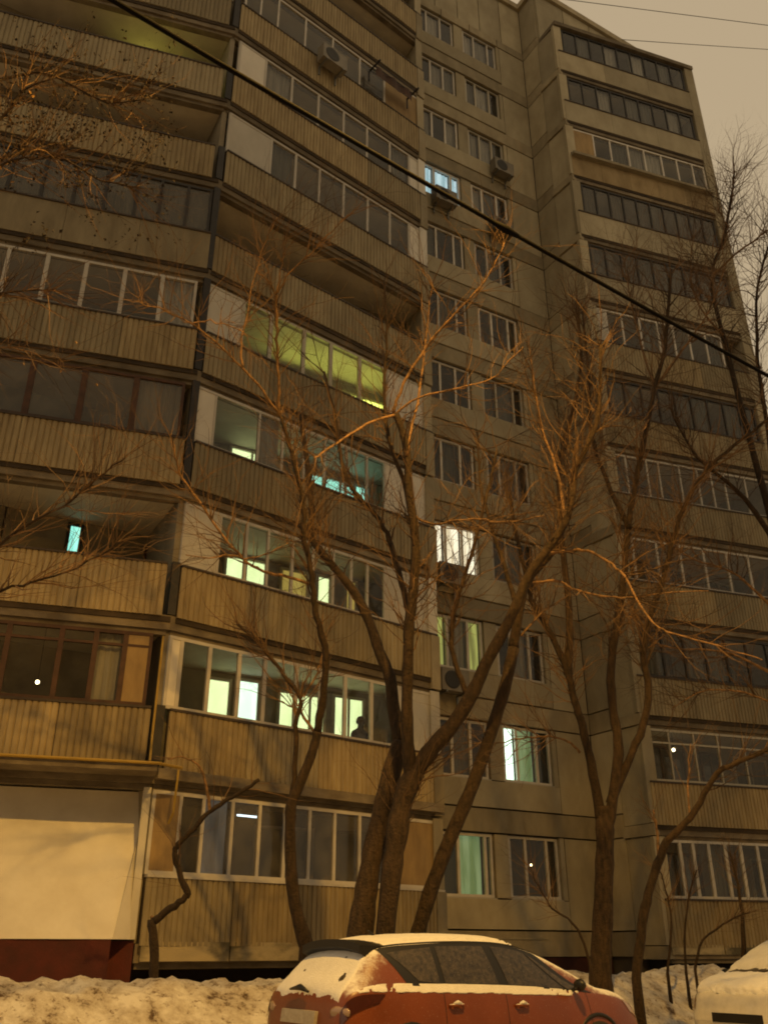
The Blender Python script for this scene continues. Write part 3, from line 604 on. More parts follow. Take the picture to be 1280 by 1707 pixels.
def person():
    t, z = segB.hit(600, 1205, -.55); f = S(2) - 1.0; b = segB.p3(t, -.55, f); u = Vector((segB.u.x, segB.u.y, 0)); n = Vector((segB.n.x, segB.n.y, 0)); Z = Vector((0, 0, 1))
    h = S(2) + .68 - f          # top of head above floor
    st = thing('stool', 'low stool under the person on the lit white glazed balcony', 'stool', b)
    seat = max(.35, h - .90)
    mb = MB(); mb.tube([b + Z * (seat - .05), b + Z * (seat - .01)], .17, 14); mb.build('seat', 'wood_frame', st)
    for i in range(4):
        a = i * math.pi / 2 + .7; d = u * math.cos(a) + n * math.sin(a); MB().tube([b + Z * (seat - .05) + d * .12, b + d * .16], .016, 6).build('leg', 'wood_frame', st)
    me = bpy.data.meshes.new('person'); P = []; E = []; Rr = []
    def v(p, r, pr=None):
        P.append(p - b); Rr.append(r)
        if pr is not None: E.append((pr, len(P) - 1))
        return len(P) - 1
    q = seat + .09
    pel = v(b + Z * q, .135); ch = v(b + Z * (q + .28), .13, pel); sh = v(b + Z * (q + .46), .12, ch); nk = v(b + Z * (q + .55) + n * .02, .055, sh); hd = v(b + Z * (q + .66) + n * .04, .085, nk); v(b + Z * (q + .76) + n * .03, .075, hd)
    for s_ in (-1, 1):
        a = v(b + u * s_ * .18 + Z * (q + .44), .06, sh); e_ = v(b + u * s_ * .24 + Z * (q + .18) + n * .06, .045, a); w_ = v(b + u * s_ * .14 + Z * (q + .04) + n * .26, .033, e_); v(b + u * s_ * .11 + Z * (q + .03) + n * .34, .03, w_)
        k_ = v(b + u * s_ * .1 + n * .10 + Z * q, .085, pel); kn = v(b + u * s_ * .12 + n * .40 + Z * q, .062, k_); an = v(b + u * s_ * .12 + n * .40 + Z * .09, .042, kn); v(b + u * s_ * .12 + n * .52 + Z * .045, .035, an)
    me.from_pydata(P, E, []); me.materials.append(M['shirt']); o = bpy.data.objects.new('person', me); o.location = b; link(o); tag(o, 'person in dark clothes sitting behind the lit white balcony glazing', 'person')
    md = o.modifiers.new('skin', 'SKIN'); sv = me.skin_vertices[0].data
    for i, r in enumerate(Rr): sv[i].radius = (r, r)
    sv[0].use_root = True; o.modifiers.new('sub', 'SUBSURF').levels = 2; o.modifiers['sub'].render_levels = 2
    ORG[0] = b; c = b + Z * (q + .70) + n * .02; mb = MB(); vs = []
    for j in range(6):
        a = math.pi * .62 * j / 5
        for i in range(12): bb = 2 * math.pi * i / 12; vs.append(c + Vector((math.sin(a) * math.cos(bb) * .098, math.sin(a) * math.sin(bb) * .105, math.cos(a) * .115)))
    mb.add(vs, [(j * 12 + i, j * 12 + (i + 1) % 12, (j + 1) * 12 + (i + 1) % 12, (j + 1) * 12 + i) for j in range(5) for i in range(12)]); mb.build('hair', 'hair', o, True)
person()

# ------------------------------------------------------------------ trees
def cat(pts, sub=4):
    out = []; n = len(pts)
    for i in range(n - 1):
        p0, p1, p2, p3 = pts[max(i - 1, 0)], pts[i], pts[i + 1], pts[min(i + 2, n - 1)]
        for s_ in range(sub):
            t = s_ / sub; out.append(.5 * ((2 * p1) + (p2 - p0) * t + (2 * p0 - 5 * p1 + 4 * p2 - p3) * t * t + (3 * p1 - p0 - 3 * p2 + p3) * t ** 3))
    out.append(pts[-1]); return out
def limb3(pxs, Y0, Y1, w0, w1):
    n = len(pxs); pts = []; rad = []; acc = [0]
    for i in range(1, n): acc.append(acc[-1] + math.hypot(pxs[i][0] - pxs[i - 1][0], pxs[i][1] - pxs[i - 1][1]))
    for i, (x, y) in enumerate(pxs):
        f = acc[i] / acc[-1]; Y = Y0 + (Y1 - Y0) * f
        pts.append(at(x, y, Y)); rad.append((w0 + (w1 - w0) * f ** .8) / 2 * Y / ray(x, y)[1])
    dir_ = (pts[-1] - pts[0]); kink = .0 if w0 > 20 else .012 * (1 - w0 / 40)
    pts = cat(pts, 4); m = len(pts); rr = []
    if w0 <= 9: rad = [q * .72 for q in rad]
    for i in range(1, m - 1): pts[i] = pts[i] + Vector((noise.noise((i * .9, w0, Y0)), noise.noise((i * .9, Y0, 7 + w0)), noise.noise((w0, i * .9, Y0 + 3)))) * (kink * 2.2 + .006)
    for i in range(m):
        f = i / (m - 1) * (n - 1); j = min(int(f), n - 2); rr.append((rad[j] + (rad[j + 1] - rad[j]) * (f - j)) * (1 + .16 * noise.noise((i * .8, Y0 * 9, w0)) + .07 * noise.noise((i * 2.1, w0, 3))))
    return pts, rr
def rv(a=1): return Vector((random.uniform(-1, 1), random.uniform(-1, 1), random.uniform(-1, 1))) * a
def grow(mb, p, d, L, r, depth, st, up=.10):
    n = max(3, int(L / st)); pts = [p.copy()]; rad = [r]; dd = d.normalized()
    for i in range(n):
        dd = (dd + rv(.30) + Vector((0, 0, up * .5))).normalized(); pts.append(pts[-1] + dd * (L / n)); rad.append(r * (1 - .78 * (i + 1) / n))
    mb.tube(pts, rad, 4 if r > .006 else 3, cap=False)
    if depth > 0:
        for i in range(1, n + 1):
            if random.random() < .56:
                sd = rv(1); sd = (sd - dd * sd.dot(dd)).normalized()
                nd = (pts[i] - pts[i - 1]).normalized() * random.uniform(.6, 1.1) + sd * random.uniform(.5, .95)
                grow(mb, pts[i], nd, L * random.uniform(.35, .62) * (1 - .35 * i / n), rad[i] * .62, depth - 1, st, up)
def tree(name, label, trunk, limbs, bark='bark', tw=1.0, seedv=1, depth=2, tl=1.0, group=None, cat_='tree', twr=.0085, start=.3, name_twigs='twigs'):
    random.seed(seedv)
    tp_, tr = limb3(*trunk); base = tp_[0].copy(); base.z = gz(base.x, base.y)
    r = thing(name, label, cat_, base, group)
    tp_ = [tp_[0] + Vector((0, 0, min(0, base.z - tp_[0].z) - .15))] + tp_; tr = [tr[0] * 1.25] + tr
    MB().tube(tp_, tr, 12).build('trunk', bark, r, True)
    tm = MB()
    src = [(tp_, tr, True)]
    for L_ in limbs:
        p, q = limb3(*L_[:5]); MB().tube(p, q, 8).build('branch', bark if L_[3] > 9 else 'lamplit_bark', r, True); src.append((p, q, False))
    for (p, q, main) in src:
        if main and limbs: continue
        ln = sum((p[i + 1] - p[i]).length for i in range(len(p) - 1)); cnt = int(ln * 8.5 * tw)
        for c in range(cnt):
            f = random.uniform(.9 if main and limbs else .5 if main else max(start, .5 if q[0] > .1 else start), 1) * (len(p) - 1); i = min(int(f), len(p) - 2); b0 = p[i].lerp(p[i + 1], f - i); d = (p[i + 1] - p[i]).normalized()
            sd = rv(1); sd = (sd - d * sd.dot(d)).normalized(); nd = d * random.uniform(.4, 1.0) + sd * random.uniform(.6, 1.0) + Vector((0, 0, .25))
            grow(tm, b0, nd, random.uniform(.5, 2.0) * tl, min(q[i] * .6, twr * random.uniform(.8, 1.6)), depth, .16)
    if tm.v: tm.build(name_twigs, 'twig', r)['kind'] = 'stuff'
    return r
# trees are given as (limb course, distance at foot, distance at tip, thickness at foot, at tip)
tree('crooked_tree', 'crooked young tree with a lopped trunk bending in front of the ribbed balcony', ([(257, 1632), (257, 1580), (254, 1534)], 13.3, 13.3, 15, 15),
     [([(256, 1536), (285, 1515), (309, 1496), (312, 1488), (300, 1455), (292, 1424), (298, 1408), (322, 1382), (347, 1356), (372, 1338), (402, 1320), (432, 1300)], 13.3, 13.0, 13, 6),
      ([(350, 1354), (346, 1322), (339, 1290), (325, 1271), (302, 1262), (280, 1266)], 13.1, 12.8, 9, 3), ([(254, 1540), (252, 1527)], 13.3, 13.3, 9, 6)], 'bark_dark', tw=.7, seedv=3, depth=1, tl=.5, twr=.005)
tree('slender_tree', 'slender dark leaning tree with pale high branches over the lit balconies', ([(512, 1580), (497, 1530), (488, 1480), (484, 1420), (484, 1370), (487, 1338), (503, 1300), (522, 1250), (529, 1220)], 13.6, 13.3, 24, 15),
     [([(529, 1222), (538, 1160), (543, 1110), (544, 1085), (533, 1050), (525, 1010), (520, 960), (512, 920), (506, 895), (506, 850), (498, 800), (482, 740), (466, 690)], 13.3, 11.6, 14, 6),
      ([(486, 1345), (490, 1300), (494, 1210), (500, 1165), (475, 1125), (450, 1095), (428, 1068), (395, 1040)], 13.5, 12.9, 11, 4), ([(528, 1224), (506, 1196), (499, 1172)], 13.3, 13.4, 8, 6), ([(500, 1168), (524, 1130), (536, 1098), (545, 1060)], 13.4, 13.7, 6, 3),
      ([(466, 692), (438, 650), (400, 610), (360, 570), (316, 538), (266, 513), (240, 510), (228, 495)], 11.6, 9.6, 7, 3), ([(466, 692), (464, 640), (462, 590), (462, 540), (461, 488)], 11.6, 10.6, 8, 6),
      ([(461, 490), (486, 450), (528, 412), (562, 378), (590, 350)], 10.6, 9.8, 5, 2), ([(461, 490), (446, 466), (428, 454)], 10.6, 10.2, 5, 2), ([(461, 488), (470, 440), (474, 410), (482, 380)], 10.6, 10.3, 5, 2),
      ([(320, 540), (350, 535), (395, 548), (412, 560)], 9.9, 9.7, 4, 2), ([(405, 612), (402, 575), (412, 520), (430, 440), (448, 390), (462, 362)], 10.6, 9.9, 6, 2),
      ([(522, 975), (480, 962), (440, 952), (404, 930), (370, 890), (332, 835), (298, 785), (290, 740)], 13.2, 11.2, 8, 4), ([(405, 930), (380, 925), (350, 930), (310, 925)], 12.0, 11.6, 5, 2), ([(404, 932), (440, 925), (480, 905)], 12.0, 12.2, 4, 2)], 'bark', tw=1.6, seedv=5, depth=2, tl=.75, twr=.0078)
tree('twin_trunk_tree', 'thick dark double trunked tree forking in front of the glazed balconies', ([(598, 1575), (608, 1500), (622, 1420), (640, 1340), (656, 1275), (668, 1238)], 12.6, 12.8, 44, 28),
     [([(640, 1575), (650, 1480), (660, 1400), (673, 1330), (692, 1286)], 12.5, 12.4, 32, 34), ([(668, 1240), (656, 1180), (650, 1130), (632, 1085), (615, 1035), (592, 990), (565, 955), (535, 920), (517, 890), (520, 850), (512, 770), (500, 690)], 12.8, 13.6, 24, 7),
      ([(684, 1296), (680, 1240), (678, 1180), (680, 1100), (682, 1045), (688, 990), (693, 930), (690, 880), (682, 820), (676, 740), (660, 690)], 12.4, 11.2, 23, 12),
      ([(690, 1290), (722, 1245), (757, 1205), (790, 1150), (810, 1105), (835, 1060), (860, 1010), (880, 960), (905, 925), (930, 890), (945, 862), (955, 820), (958, 785), (975, 750), (995, 700), (1000, 640), (1000, 575)], 12.4, 10.8, 31, 5),
      ([(776, 1156), (768, 1130), (760, 1108), (752, 1070), (757, 1020), (775, 960), (795, 890), (812, 820), (828, 750)], 12.2, 11.6, 10, 4),
      ([(684, 1050), (679, 1010), (666, 960), (655, 920), (640, 880), (618, 850), (592, 820), (572, 780), (560, 700), (540, 620)], 12.2, 12.8, 13, 4),
      ([(660, 692), (622, 702), (580, 726), (536, 756), (524, 765)], 11.2, 10.6, 7, 5), ([(655, 690), (672, 640), (708, 582), (740, 542), (790, 490), (822, 445), (840, 405)], 11.2, 9.8, 8, 3),
      ([(655, 692), (700, 662), (768, 646), (820, 630), (850, 600), (872, 578)], 11.2, 10.2, 6, 2), ([(686, 850), (704, 868), (728, 874), (758, 868), (800, 866), (845, 870), (906, 860)], 11.6, 10.6, 7, 3),
      ([(690, 890), (672, 800), (650, 740), (640, 660), (645, 560), (640, 470)], 11.8, 11.4, 10, 3), ([(678, 760), (700, 640), (712, 540), (720, 470)], 11.3, 11.0, 8, 3), ([(690, 1000), (715, 975), (738, 955)], 12, 11.7, 5, 2)], 'bark', tw=1.25, seedv=8, depth=2, tl=.8, twr=.0078)
tree('leaning_tree', 'tree with a single trunk leaning away to the wall of small windows', ([(692, 1572), (716, 1490), (745, 1410), (775, 1340), (800, 1275), (820, 1215), (840, 1150), (856, 1080)], 12.9, 12.6, 26, 19),
     [([(856, 1082), (866, 1010), (886, 958), (912, 930), (930, 896), (942, 868)], 12.6, 12.0, 18, 11), ([(888, 972), (925, 968), (962, 984), (1010, 995), (1062, 995), (1110, 988), (1180, 985)], 12.2, 10.8, 8, 2),
      ([(918, 922), (948, 918), (978, 918), (1012, 936), (1040, 960), (1060, 998), (1090, 1040), (1122, 1056), (1200, 1078), (1270, 1100)], 12.0, 10.4, 8, 3), ([(940, 870), (932, 800), (905, 720), (890, 640), (880, 560)], 12.0, 12.2, 9, 3),
      ([(868, 1060), (905, 1020), (960, 985)], 12.6, 12.9, 6, 2), ([(862, 1020), (840, 940), (820, 880), (800, 800), (795, 720)], 12.5, 12.8, 10, 3)], 'bark', tw=1.0, seedv=13, depth=2, tl=.8, twr=.0078)
tree('many_stemmed_tree', 'big tree splitting into several upright stems in front of the inner corner', ([(1000, 1630), (1003, 1560), (1006, 1480), (1008, 1400), (1006, 1345)], 15.6, 15.6, 37, 29),
     [([(1002, 1370), (988, 1290), (970, 1210), (958, 1170), (945, 1120), (920, 1060), (890, 1010), (878, 965), (862, 900), (850, 820)], 15.6, 15.0, 19, 5), ([(946, 1125), (949, 1050), (945, 980), (936, 900), (932, 800), (940, 740), (960, 660), (968, 590), (960, 500)], 15.4, 15.6, 14, 4),
      ([(1010, 1400), (1024, 1310), (1030, 1240), (1020, 1170), (1018, 1100), (1030, 1030), (1040, 950), (1046, 880), (1060, 800), (1076, 720), (1092, 640), (1106, 590), (1112, 530), (1118, 450)], 15.6, 14.6, 20, 5),
      ([(1016, 1340), (1046, 1270), (1070, 1210), (1080, 1150), (1072, 1090), (1086, 1020), (1106, 960), (1122, 900), (1142, 840), (1180, 780), (1240, 730), (1290, 690)], 15.6, 14.4, 16, 5), ([(966, 1255), (945, 1235), (915, 1228), (880, 1230), (830, 1238), (790, 1240)], 15.4, 14.6, 6, 2),
      ([(1048, 880), (1010, 800), (985, 720), (980, 620), (970, 520)], 15.0, 15.3, 10, 3), ([(1092, 650), (1070, 580), (1050, 500), (1040, 430)], 14.8, 15.2, 7, 2), ([(1094, 640), (1140, 580), (1180, 520), (1210, 440)], 14.8, 14.2, 7, 2), ([(1080, 700), (1030, 760), (985, 770)], 14.8, 14.4, 4, 2)], 'bark', tw=1.6, seedv=21, depth=2, tl=.95, twr=.0085)
tree('bent_tree', 'thin bent tree with a lit horizontal branch beside the snow covered hood', ([(1060, 1632), (1070, 1540), (1080, 1490), (1096, 1440), (1112, 1400)], 14.2, 14.0, 17, 14),
     [([(1110, 1404), (1150, 1362), (1180, 1312), (1200, 1284), (1232, 1270), (1300, 1238), (1360, 1200)], 14.0, 12.6, 13, 6), ([(1098, 1434), (1094, 1380), (1088, 1350)], 14.0, 14.2, 9, 4), ([(1150, 1362), (1146, 1300), (1150, 1240)], 13.8, 13.9, 6, 2)], 'bark', tw=1.0, seedv=34, depth=2, tl=.6, twr=.006)
tree('tall_tree', 'tall bare tree reaching into the sky past the end of the building', ([(1350, 1640), (1345, 1400), (1330, 1150), (1305, 930)], 18.0, 17.6, 40, 22),
     [([(1308, 950), (1262, 780), (1225, 640), (1195, 520), (1186, 455), (1205, 400), (1216, 345), (1224, 285)], 17.6, 17.0, 16, 3), ([(1300, 900), (1280, 720), (1262, 600), (1262, 480), (1285, 395)], 17.6, 17.2, 12, 3), ([(1306, 930), (1240, 830), (1160, 760), (1120, 690)], 17.6, 17.0, 12, 3),
      ([(1186, 460), (1240, 412), (1300, 370)], 17.0, 16.4, 6, 3), ([(1205, 560), (1160, 500), (1150, 430), (1160, 380)], 17.2, 17.4, 6, 2), ([(1330, 1150), (1220, 1090), (1120, 1080), (1060, 1060)], 17.8, 17.0, 9, 2), ([(1335, 1200), (1260, 1160), (1180, 1150), (1120, 1180)], 17.9, 17.2, 8, 2), ([(1320, 1050), (1230, 960), (1150, 930), (1090, 890)], 17.7, 17.0, 9, 2), ([(1215, 380), (1198, 350), (1192, 310)], 17.0, 17.0, 3, 1.5)], 'bark_dark', tw=1.5, seedv=55, depth=2, tl=1.0, twr=.0085)
for i, (pts, Y, lb) in enumerate([([(984, 1612), (968, 1560), (946, 1531), (920, 1514), (898, 1478), (880, 1440)], 15.2, 'thin arching sapling at the foot of the many stemmed tree'),
                              ([(1112, 1622), (1119, 1545), (1112, 1495), (1098, 1450)], 16.6, 'reddish upright sapling just right of the bent tree foot'),
                              ([(1143, 1622), (1141, 1550), (1149, 1490), (1160, 1450)], 16.8, 'thin straight sapling second from the bent tree'),
                              ([(1158, 1616), (1172, 1566), (1215, 1535), (1250, 1520)], 16.4, 'low sapling arching toward the snow covered car'),
                              ([(1240, 1620), (1236, 1520), (1226, 1460), (1215, 1420)], 16.9, 'thicker sapling behind the snow covered car')]):
    tree('sapling', lb, (pts, Y, Y - .2, 10 if i == 4 else 7, 3), [], 'bark_dark', tw=1.6, seedv=70 + i, depth=1, tl=.45, group='saplings along the foot of the wall', cat_='sapling', twr=.004)
def leafy():
    random.seed(91)
    r = tree('leafy_tree', 'tree with a few withered orange leaves reaching in at the top corner', ([(-330, 1650), (-300, 1300), (-260, 900), (-220, 500), (-180, 250)], 6.6, 6.2, 60, 26),
         [([(-215, 480), (-120, 360), (-30, 300), (20, 268), (60, 265), (96, 262)], 6.2, 5.8, 14, 2), ([(-190, 300), (-100, 240), (-30, 215), (10, 190), (40, 150), (90, 130)], 6.2, 6.0, 12, 2), ([(-240, 700), (-120, 540), (-40, 500), (20, 486), (96, 480)], 6.4, 6.0, 10, 2),
          ([(-270, 1050), (-140, 985), (-40, 935), (30, 885), (105, 843), (160, 800), (212, 758)], 6.5, 6.2, 12, 2), ([(105, 843), (160, 853), (236, 858)], 6.3, 6.3, 3, 1.5), ([(-265, 1100), (-120, 1030), (0, 985), (70, 965), (150, 936), (205, 900)], 6.5, 6.6, 10, 2), ([(-230, 600), (-100, 590), (0, 580), (60, 590), (110, 620)], 6.3, 6.0, 8, 2), ([(-180, 260), (-60, 170), (60, 120), (180, 170), (250, 160)], 6.2, 6.6, 10, 2), ([(-200, 330), (-80, 300), (60, 250), (170, 300), (230, 310)], 6.2, 6.6, 10, 2)], 'bark_dark', tw=3.0, seedv=91, depth=2, tl=.42, twr=.0045, start=.35)
    mb = MB(); random.seed(92)
    def leaf(c, s_):
        a = rv(1).normalized(); b = a.orthogonal().normalized(); b = (b + a.cross(b) * random.uniform(-1, 1)).normalized(); n = a.cross(b) * s_ * .16
        mb.add([c, c + a * s_ * .5 + b * s_ * .32 + n, c + a * s_, c + a * s_ * .5 - b * s_ * .32 + n], [(0, 1, 2, 3)])
    tw_ = [c for c in r.children if c.name.startswith('twigs')][0].data; base = r.location
    vv = [v.co + base for v in tw_.vertices]; pv = [(v, proj(v)) for v in vv]
    top = [v for v, q in pv if 20 < q[1] < 420 and q[0] < 300]; edge = [v for v, q in pv if 150 < q[1] < 330 and q[0] < 75] or top; low = [v for v, q in pv if 540 < q[1] < 680 and q[0] < 180]
    for _ in range(40): leaf(random.choice(edge) + rv(.008), random.uniform(.03, .055))
    for _ in range(8):
        if low: leaf(random.choice(low) + rv(.008), random.uniform(.02, .04))
    o = mb.build('leaves', 'leaf', r); o['kind'] = 'stuff'
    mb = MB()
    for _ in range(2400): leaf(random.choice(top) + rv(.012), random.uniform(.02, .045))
    o = mb.build('shaded_dry_leaves', 'leaf_shade', r); o['kind'] = 'stuff'
leafy()

# ------------------------------------------------------------------ overhead cables
def cable(p, q, r, label, sag=.2, n=40, splice=None):
    p, q = Vector(p), Vector(q); pts = [p.lerp(q, i / n) - Vector((0, 0, sag * 4 * (i / n) * (1 - i / n))) for i in range(n + 1)]
    ORG[0] = p; rad = [r] * (n + 1); o = MB().tube(pts, rad, 8).build('overhead_cable', 'cable', smooth=True); tag(o, label, 'cable', 'overhead cables')
    if splice: 
        k = int(splice * n); MB().tube([pts[k].lerp(pts[k + 1], .0), pts[k].lerp(pts[k + 1], .3), pts[k].lerp(pts[k + 1], .6)], [r * 1.1, r * 1.9, r * 1.1], 8).build('splice', 'cable', o, True)
a, b = at(262, -5, 5.47), at(1285, 602, 11.25); d = b - a
cable(a - d * .9, b + d * .75, .026, 'thick black cable slanting across the whole facade', sag=.42, splice=.515)
a, b = at(960, 0, 24), at(1280, 40, 26); d = b - a; cable(a - d * .8, b + d * 3, .013, 'upper of two thin wires crossing the sky', sag=.1)
a, b = at(1036, 66, 26.0), at(1280, 80, 31); d = b - a; cable(a, b + d * 3, .013, 'lower of two thin wires in the sky, ending at the roof edge', sag=.15)

# ------------------------------------------------------------------ cars
TAB = [  # x, top, rail z, rail w, shoulder z, shoulder w, max w, bottom z
 (0.00, .62, .61, .50, .59, .60, .62, .38), (0.035, .86, .85, .60, .80, .70, .74, .30), (0.10, 1.00, .985, .63, .93, .755, .81, .25), (0.25, 1.15, 1.12, .625, .985, .79, .85, .21), (0.42, 1.33, 1.28, .60, .99, .81, .87, .2),
 (0.56, 1.425, 1.36, .585, .985, .82, .88, .2), (1.05, 1.475, 1.405, .595, .97, .83, .885, .2), (1.75, 1.49, 1.42, .60, .95, .835, .885, .2), (2.35, 1.46, 1.39, .60, .93, .83, .885, .2), (2.78, 1.35, 1.285, .615, .915, .82, .885, .2), (3.18, 1.17, 1.12, .67, .90, .81, .885, .2),
 (3.52, 1.00, .965, .72, .885, .80, .88, .2), (3.80, .945, .915, .71, .85, .79, .87, .22), (4.05, .865, .84, .66, .77, .755, .83, .25), (4.19, .75, .73, .60, .67, .69, .76, .28), (4.25, .56, .55, .50, .53, .58, .64, .34)]
def trow(x):
    i = 0
    while i < len(TAB) - 2 and x > TAB[i + 1][0]: i += 1
    p0, p1, p2, p3 = TAB[max(i - 1, 0)], TAB[i], TAB[i + 1], TAB[min(i + 2, len(TAB) - 1)]
    h = p2[0] - p1[0]; t = max(0, min(1, (x - p1[0]) / h)); out = []
    for c in range(1, 8):
        m1 = (p2[c] - p0[c]) / max(1e-6, p2[0] - p0[0]) * h; m2 = (p3[c] - p1[c]) / max(1e-6, p3[0] - p1[0]) * h
        s_ = p2[c] - p1[c]; m1 = max(-3 * abs(s_), min(3 * abs(s_), m1)); m2 = max(-3 * abs(s_), min(3 * abs(s_), m2))
        out.append((2 * t ** 3 - 3 * t * t + 1) * p1[c] + (t ** 3 - 2 * t * t + t) * m1 + (-2 * t ** 3 + 3 * t * t) * p2[c] + (t ** 3 - t * t) * m2)
    return out
def SF(x, r, side=1):
    zt, zr, wr, zs, ws, wm, zb = trow(x); zmid = zb + (zs - zb) * .58
    C = [(0, zb), (wm * .82, zb), (wm * .985, zb + .10), (wm, zmid), (ws, zs), (wr, zr), (wr * .55, zr + (zt - zr) * .78), (0, zt)]
    i = min(int(r), 6); t = r - i; p1, p2 = C[i], C[i + 1]; p0 = C[i - 1] if i else (-C[1][0], C[1][1]); p3 = C[i + 2] if i < 6 else (-C[6][0], C[6][1])
    k = .5 if i not in (4,) else .22
    m = lambda a, b: ((b[0] - a[0]) * k, (b[1] - a[1]) * k)
    if i == 4: m1 = m2 = ((p2[0] - p1[0]), (p2[1] - p1[1])); m1 = (m1[0] * .75, m1[1] * 1.0); m2 = (m2[0] * 1.3, m2[1] * .9)
    elif i == 5: m1 = ((p2[0] - p1[0]) * 1.0, (p2[1] - p1[1]) * 1.6); m2 = m(p1, p3)
    elif i == 3: m1 = m(p0, p2); m2 = ((p2[0] - p1[0]) * 1.4, (p2[1] - p1[1]) * .7)
    else: m1, m2 = m(p0, p2), m(p1, p3)
    h = (2 * t ** 3 - 3 * t * t + 1, t ** 3 - 2 * t * t + t, -2 * t ** 3 + 3 * t * t, t ** 3 - t * t)
    return Vector((x, side * (h[0] * p1[0] + h[1] * m1[0] + h[2] * p2[0] + h[3] * m2[0]), h[0] * p1[1] + h[1] * m1[1] + h[2] * p2[1] + h[3] * m2[1]))
def SN(x, r, side):
    e = .01; a = SF(min(x + e, 4.25), r, side) - SF(max(x - e, 0), r, side); b = SF(x, min(r + e, 7), side) - SF(x, max(r - e, 0), side); n = a.cross(b) * side
    n = -n if n.dot(SF(x, r, side) - Vector((x, 0, .75))) < 0 else n
    return n.normalized() if n.length > 1e-9 else Vector((0, 0, 1))
def patch(mb, quad, side, off, nu=10, nv=8, fn=None):
    """curved patch on the body; quad = (x,r) at lower rear, lower front, upper front, upper rear"""
    vs = []
    for j in range(nv + 1):
        for i in range(nu + 1):
            u, v = i / nu, j / nv
            x = (1 - v) * ((1 - u) * quad[0][0] + u * quad[1][0]) + v * ((1 - u) * quad[3][0] + u * quad[2][0]); r = (1 - v) * ((1 - u) * quad[0][1] + u * quad[1][1]) + v * ((1 - u) * quad[3][1] + u * quad[2][1])
            p = SF(x, r, side); n = SN(x, r, side); vs.append(p + n * (off if fn is None else fn(x, r, u, v, p)))
    fs = [(j * (nu + 1) + i, j * (nu + 1) + i + 1, (j + 1) * (nu + 1) + i + 1, (j + 1) * (nu + 1) + i) for j in range(nv) for i in range(nu)]
    if side > 0: fs = [f[::-1] for f in fs]
    return mb.add(vs, fs)
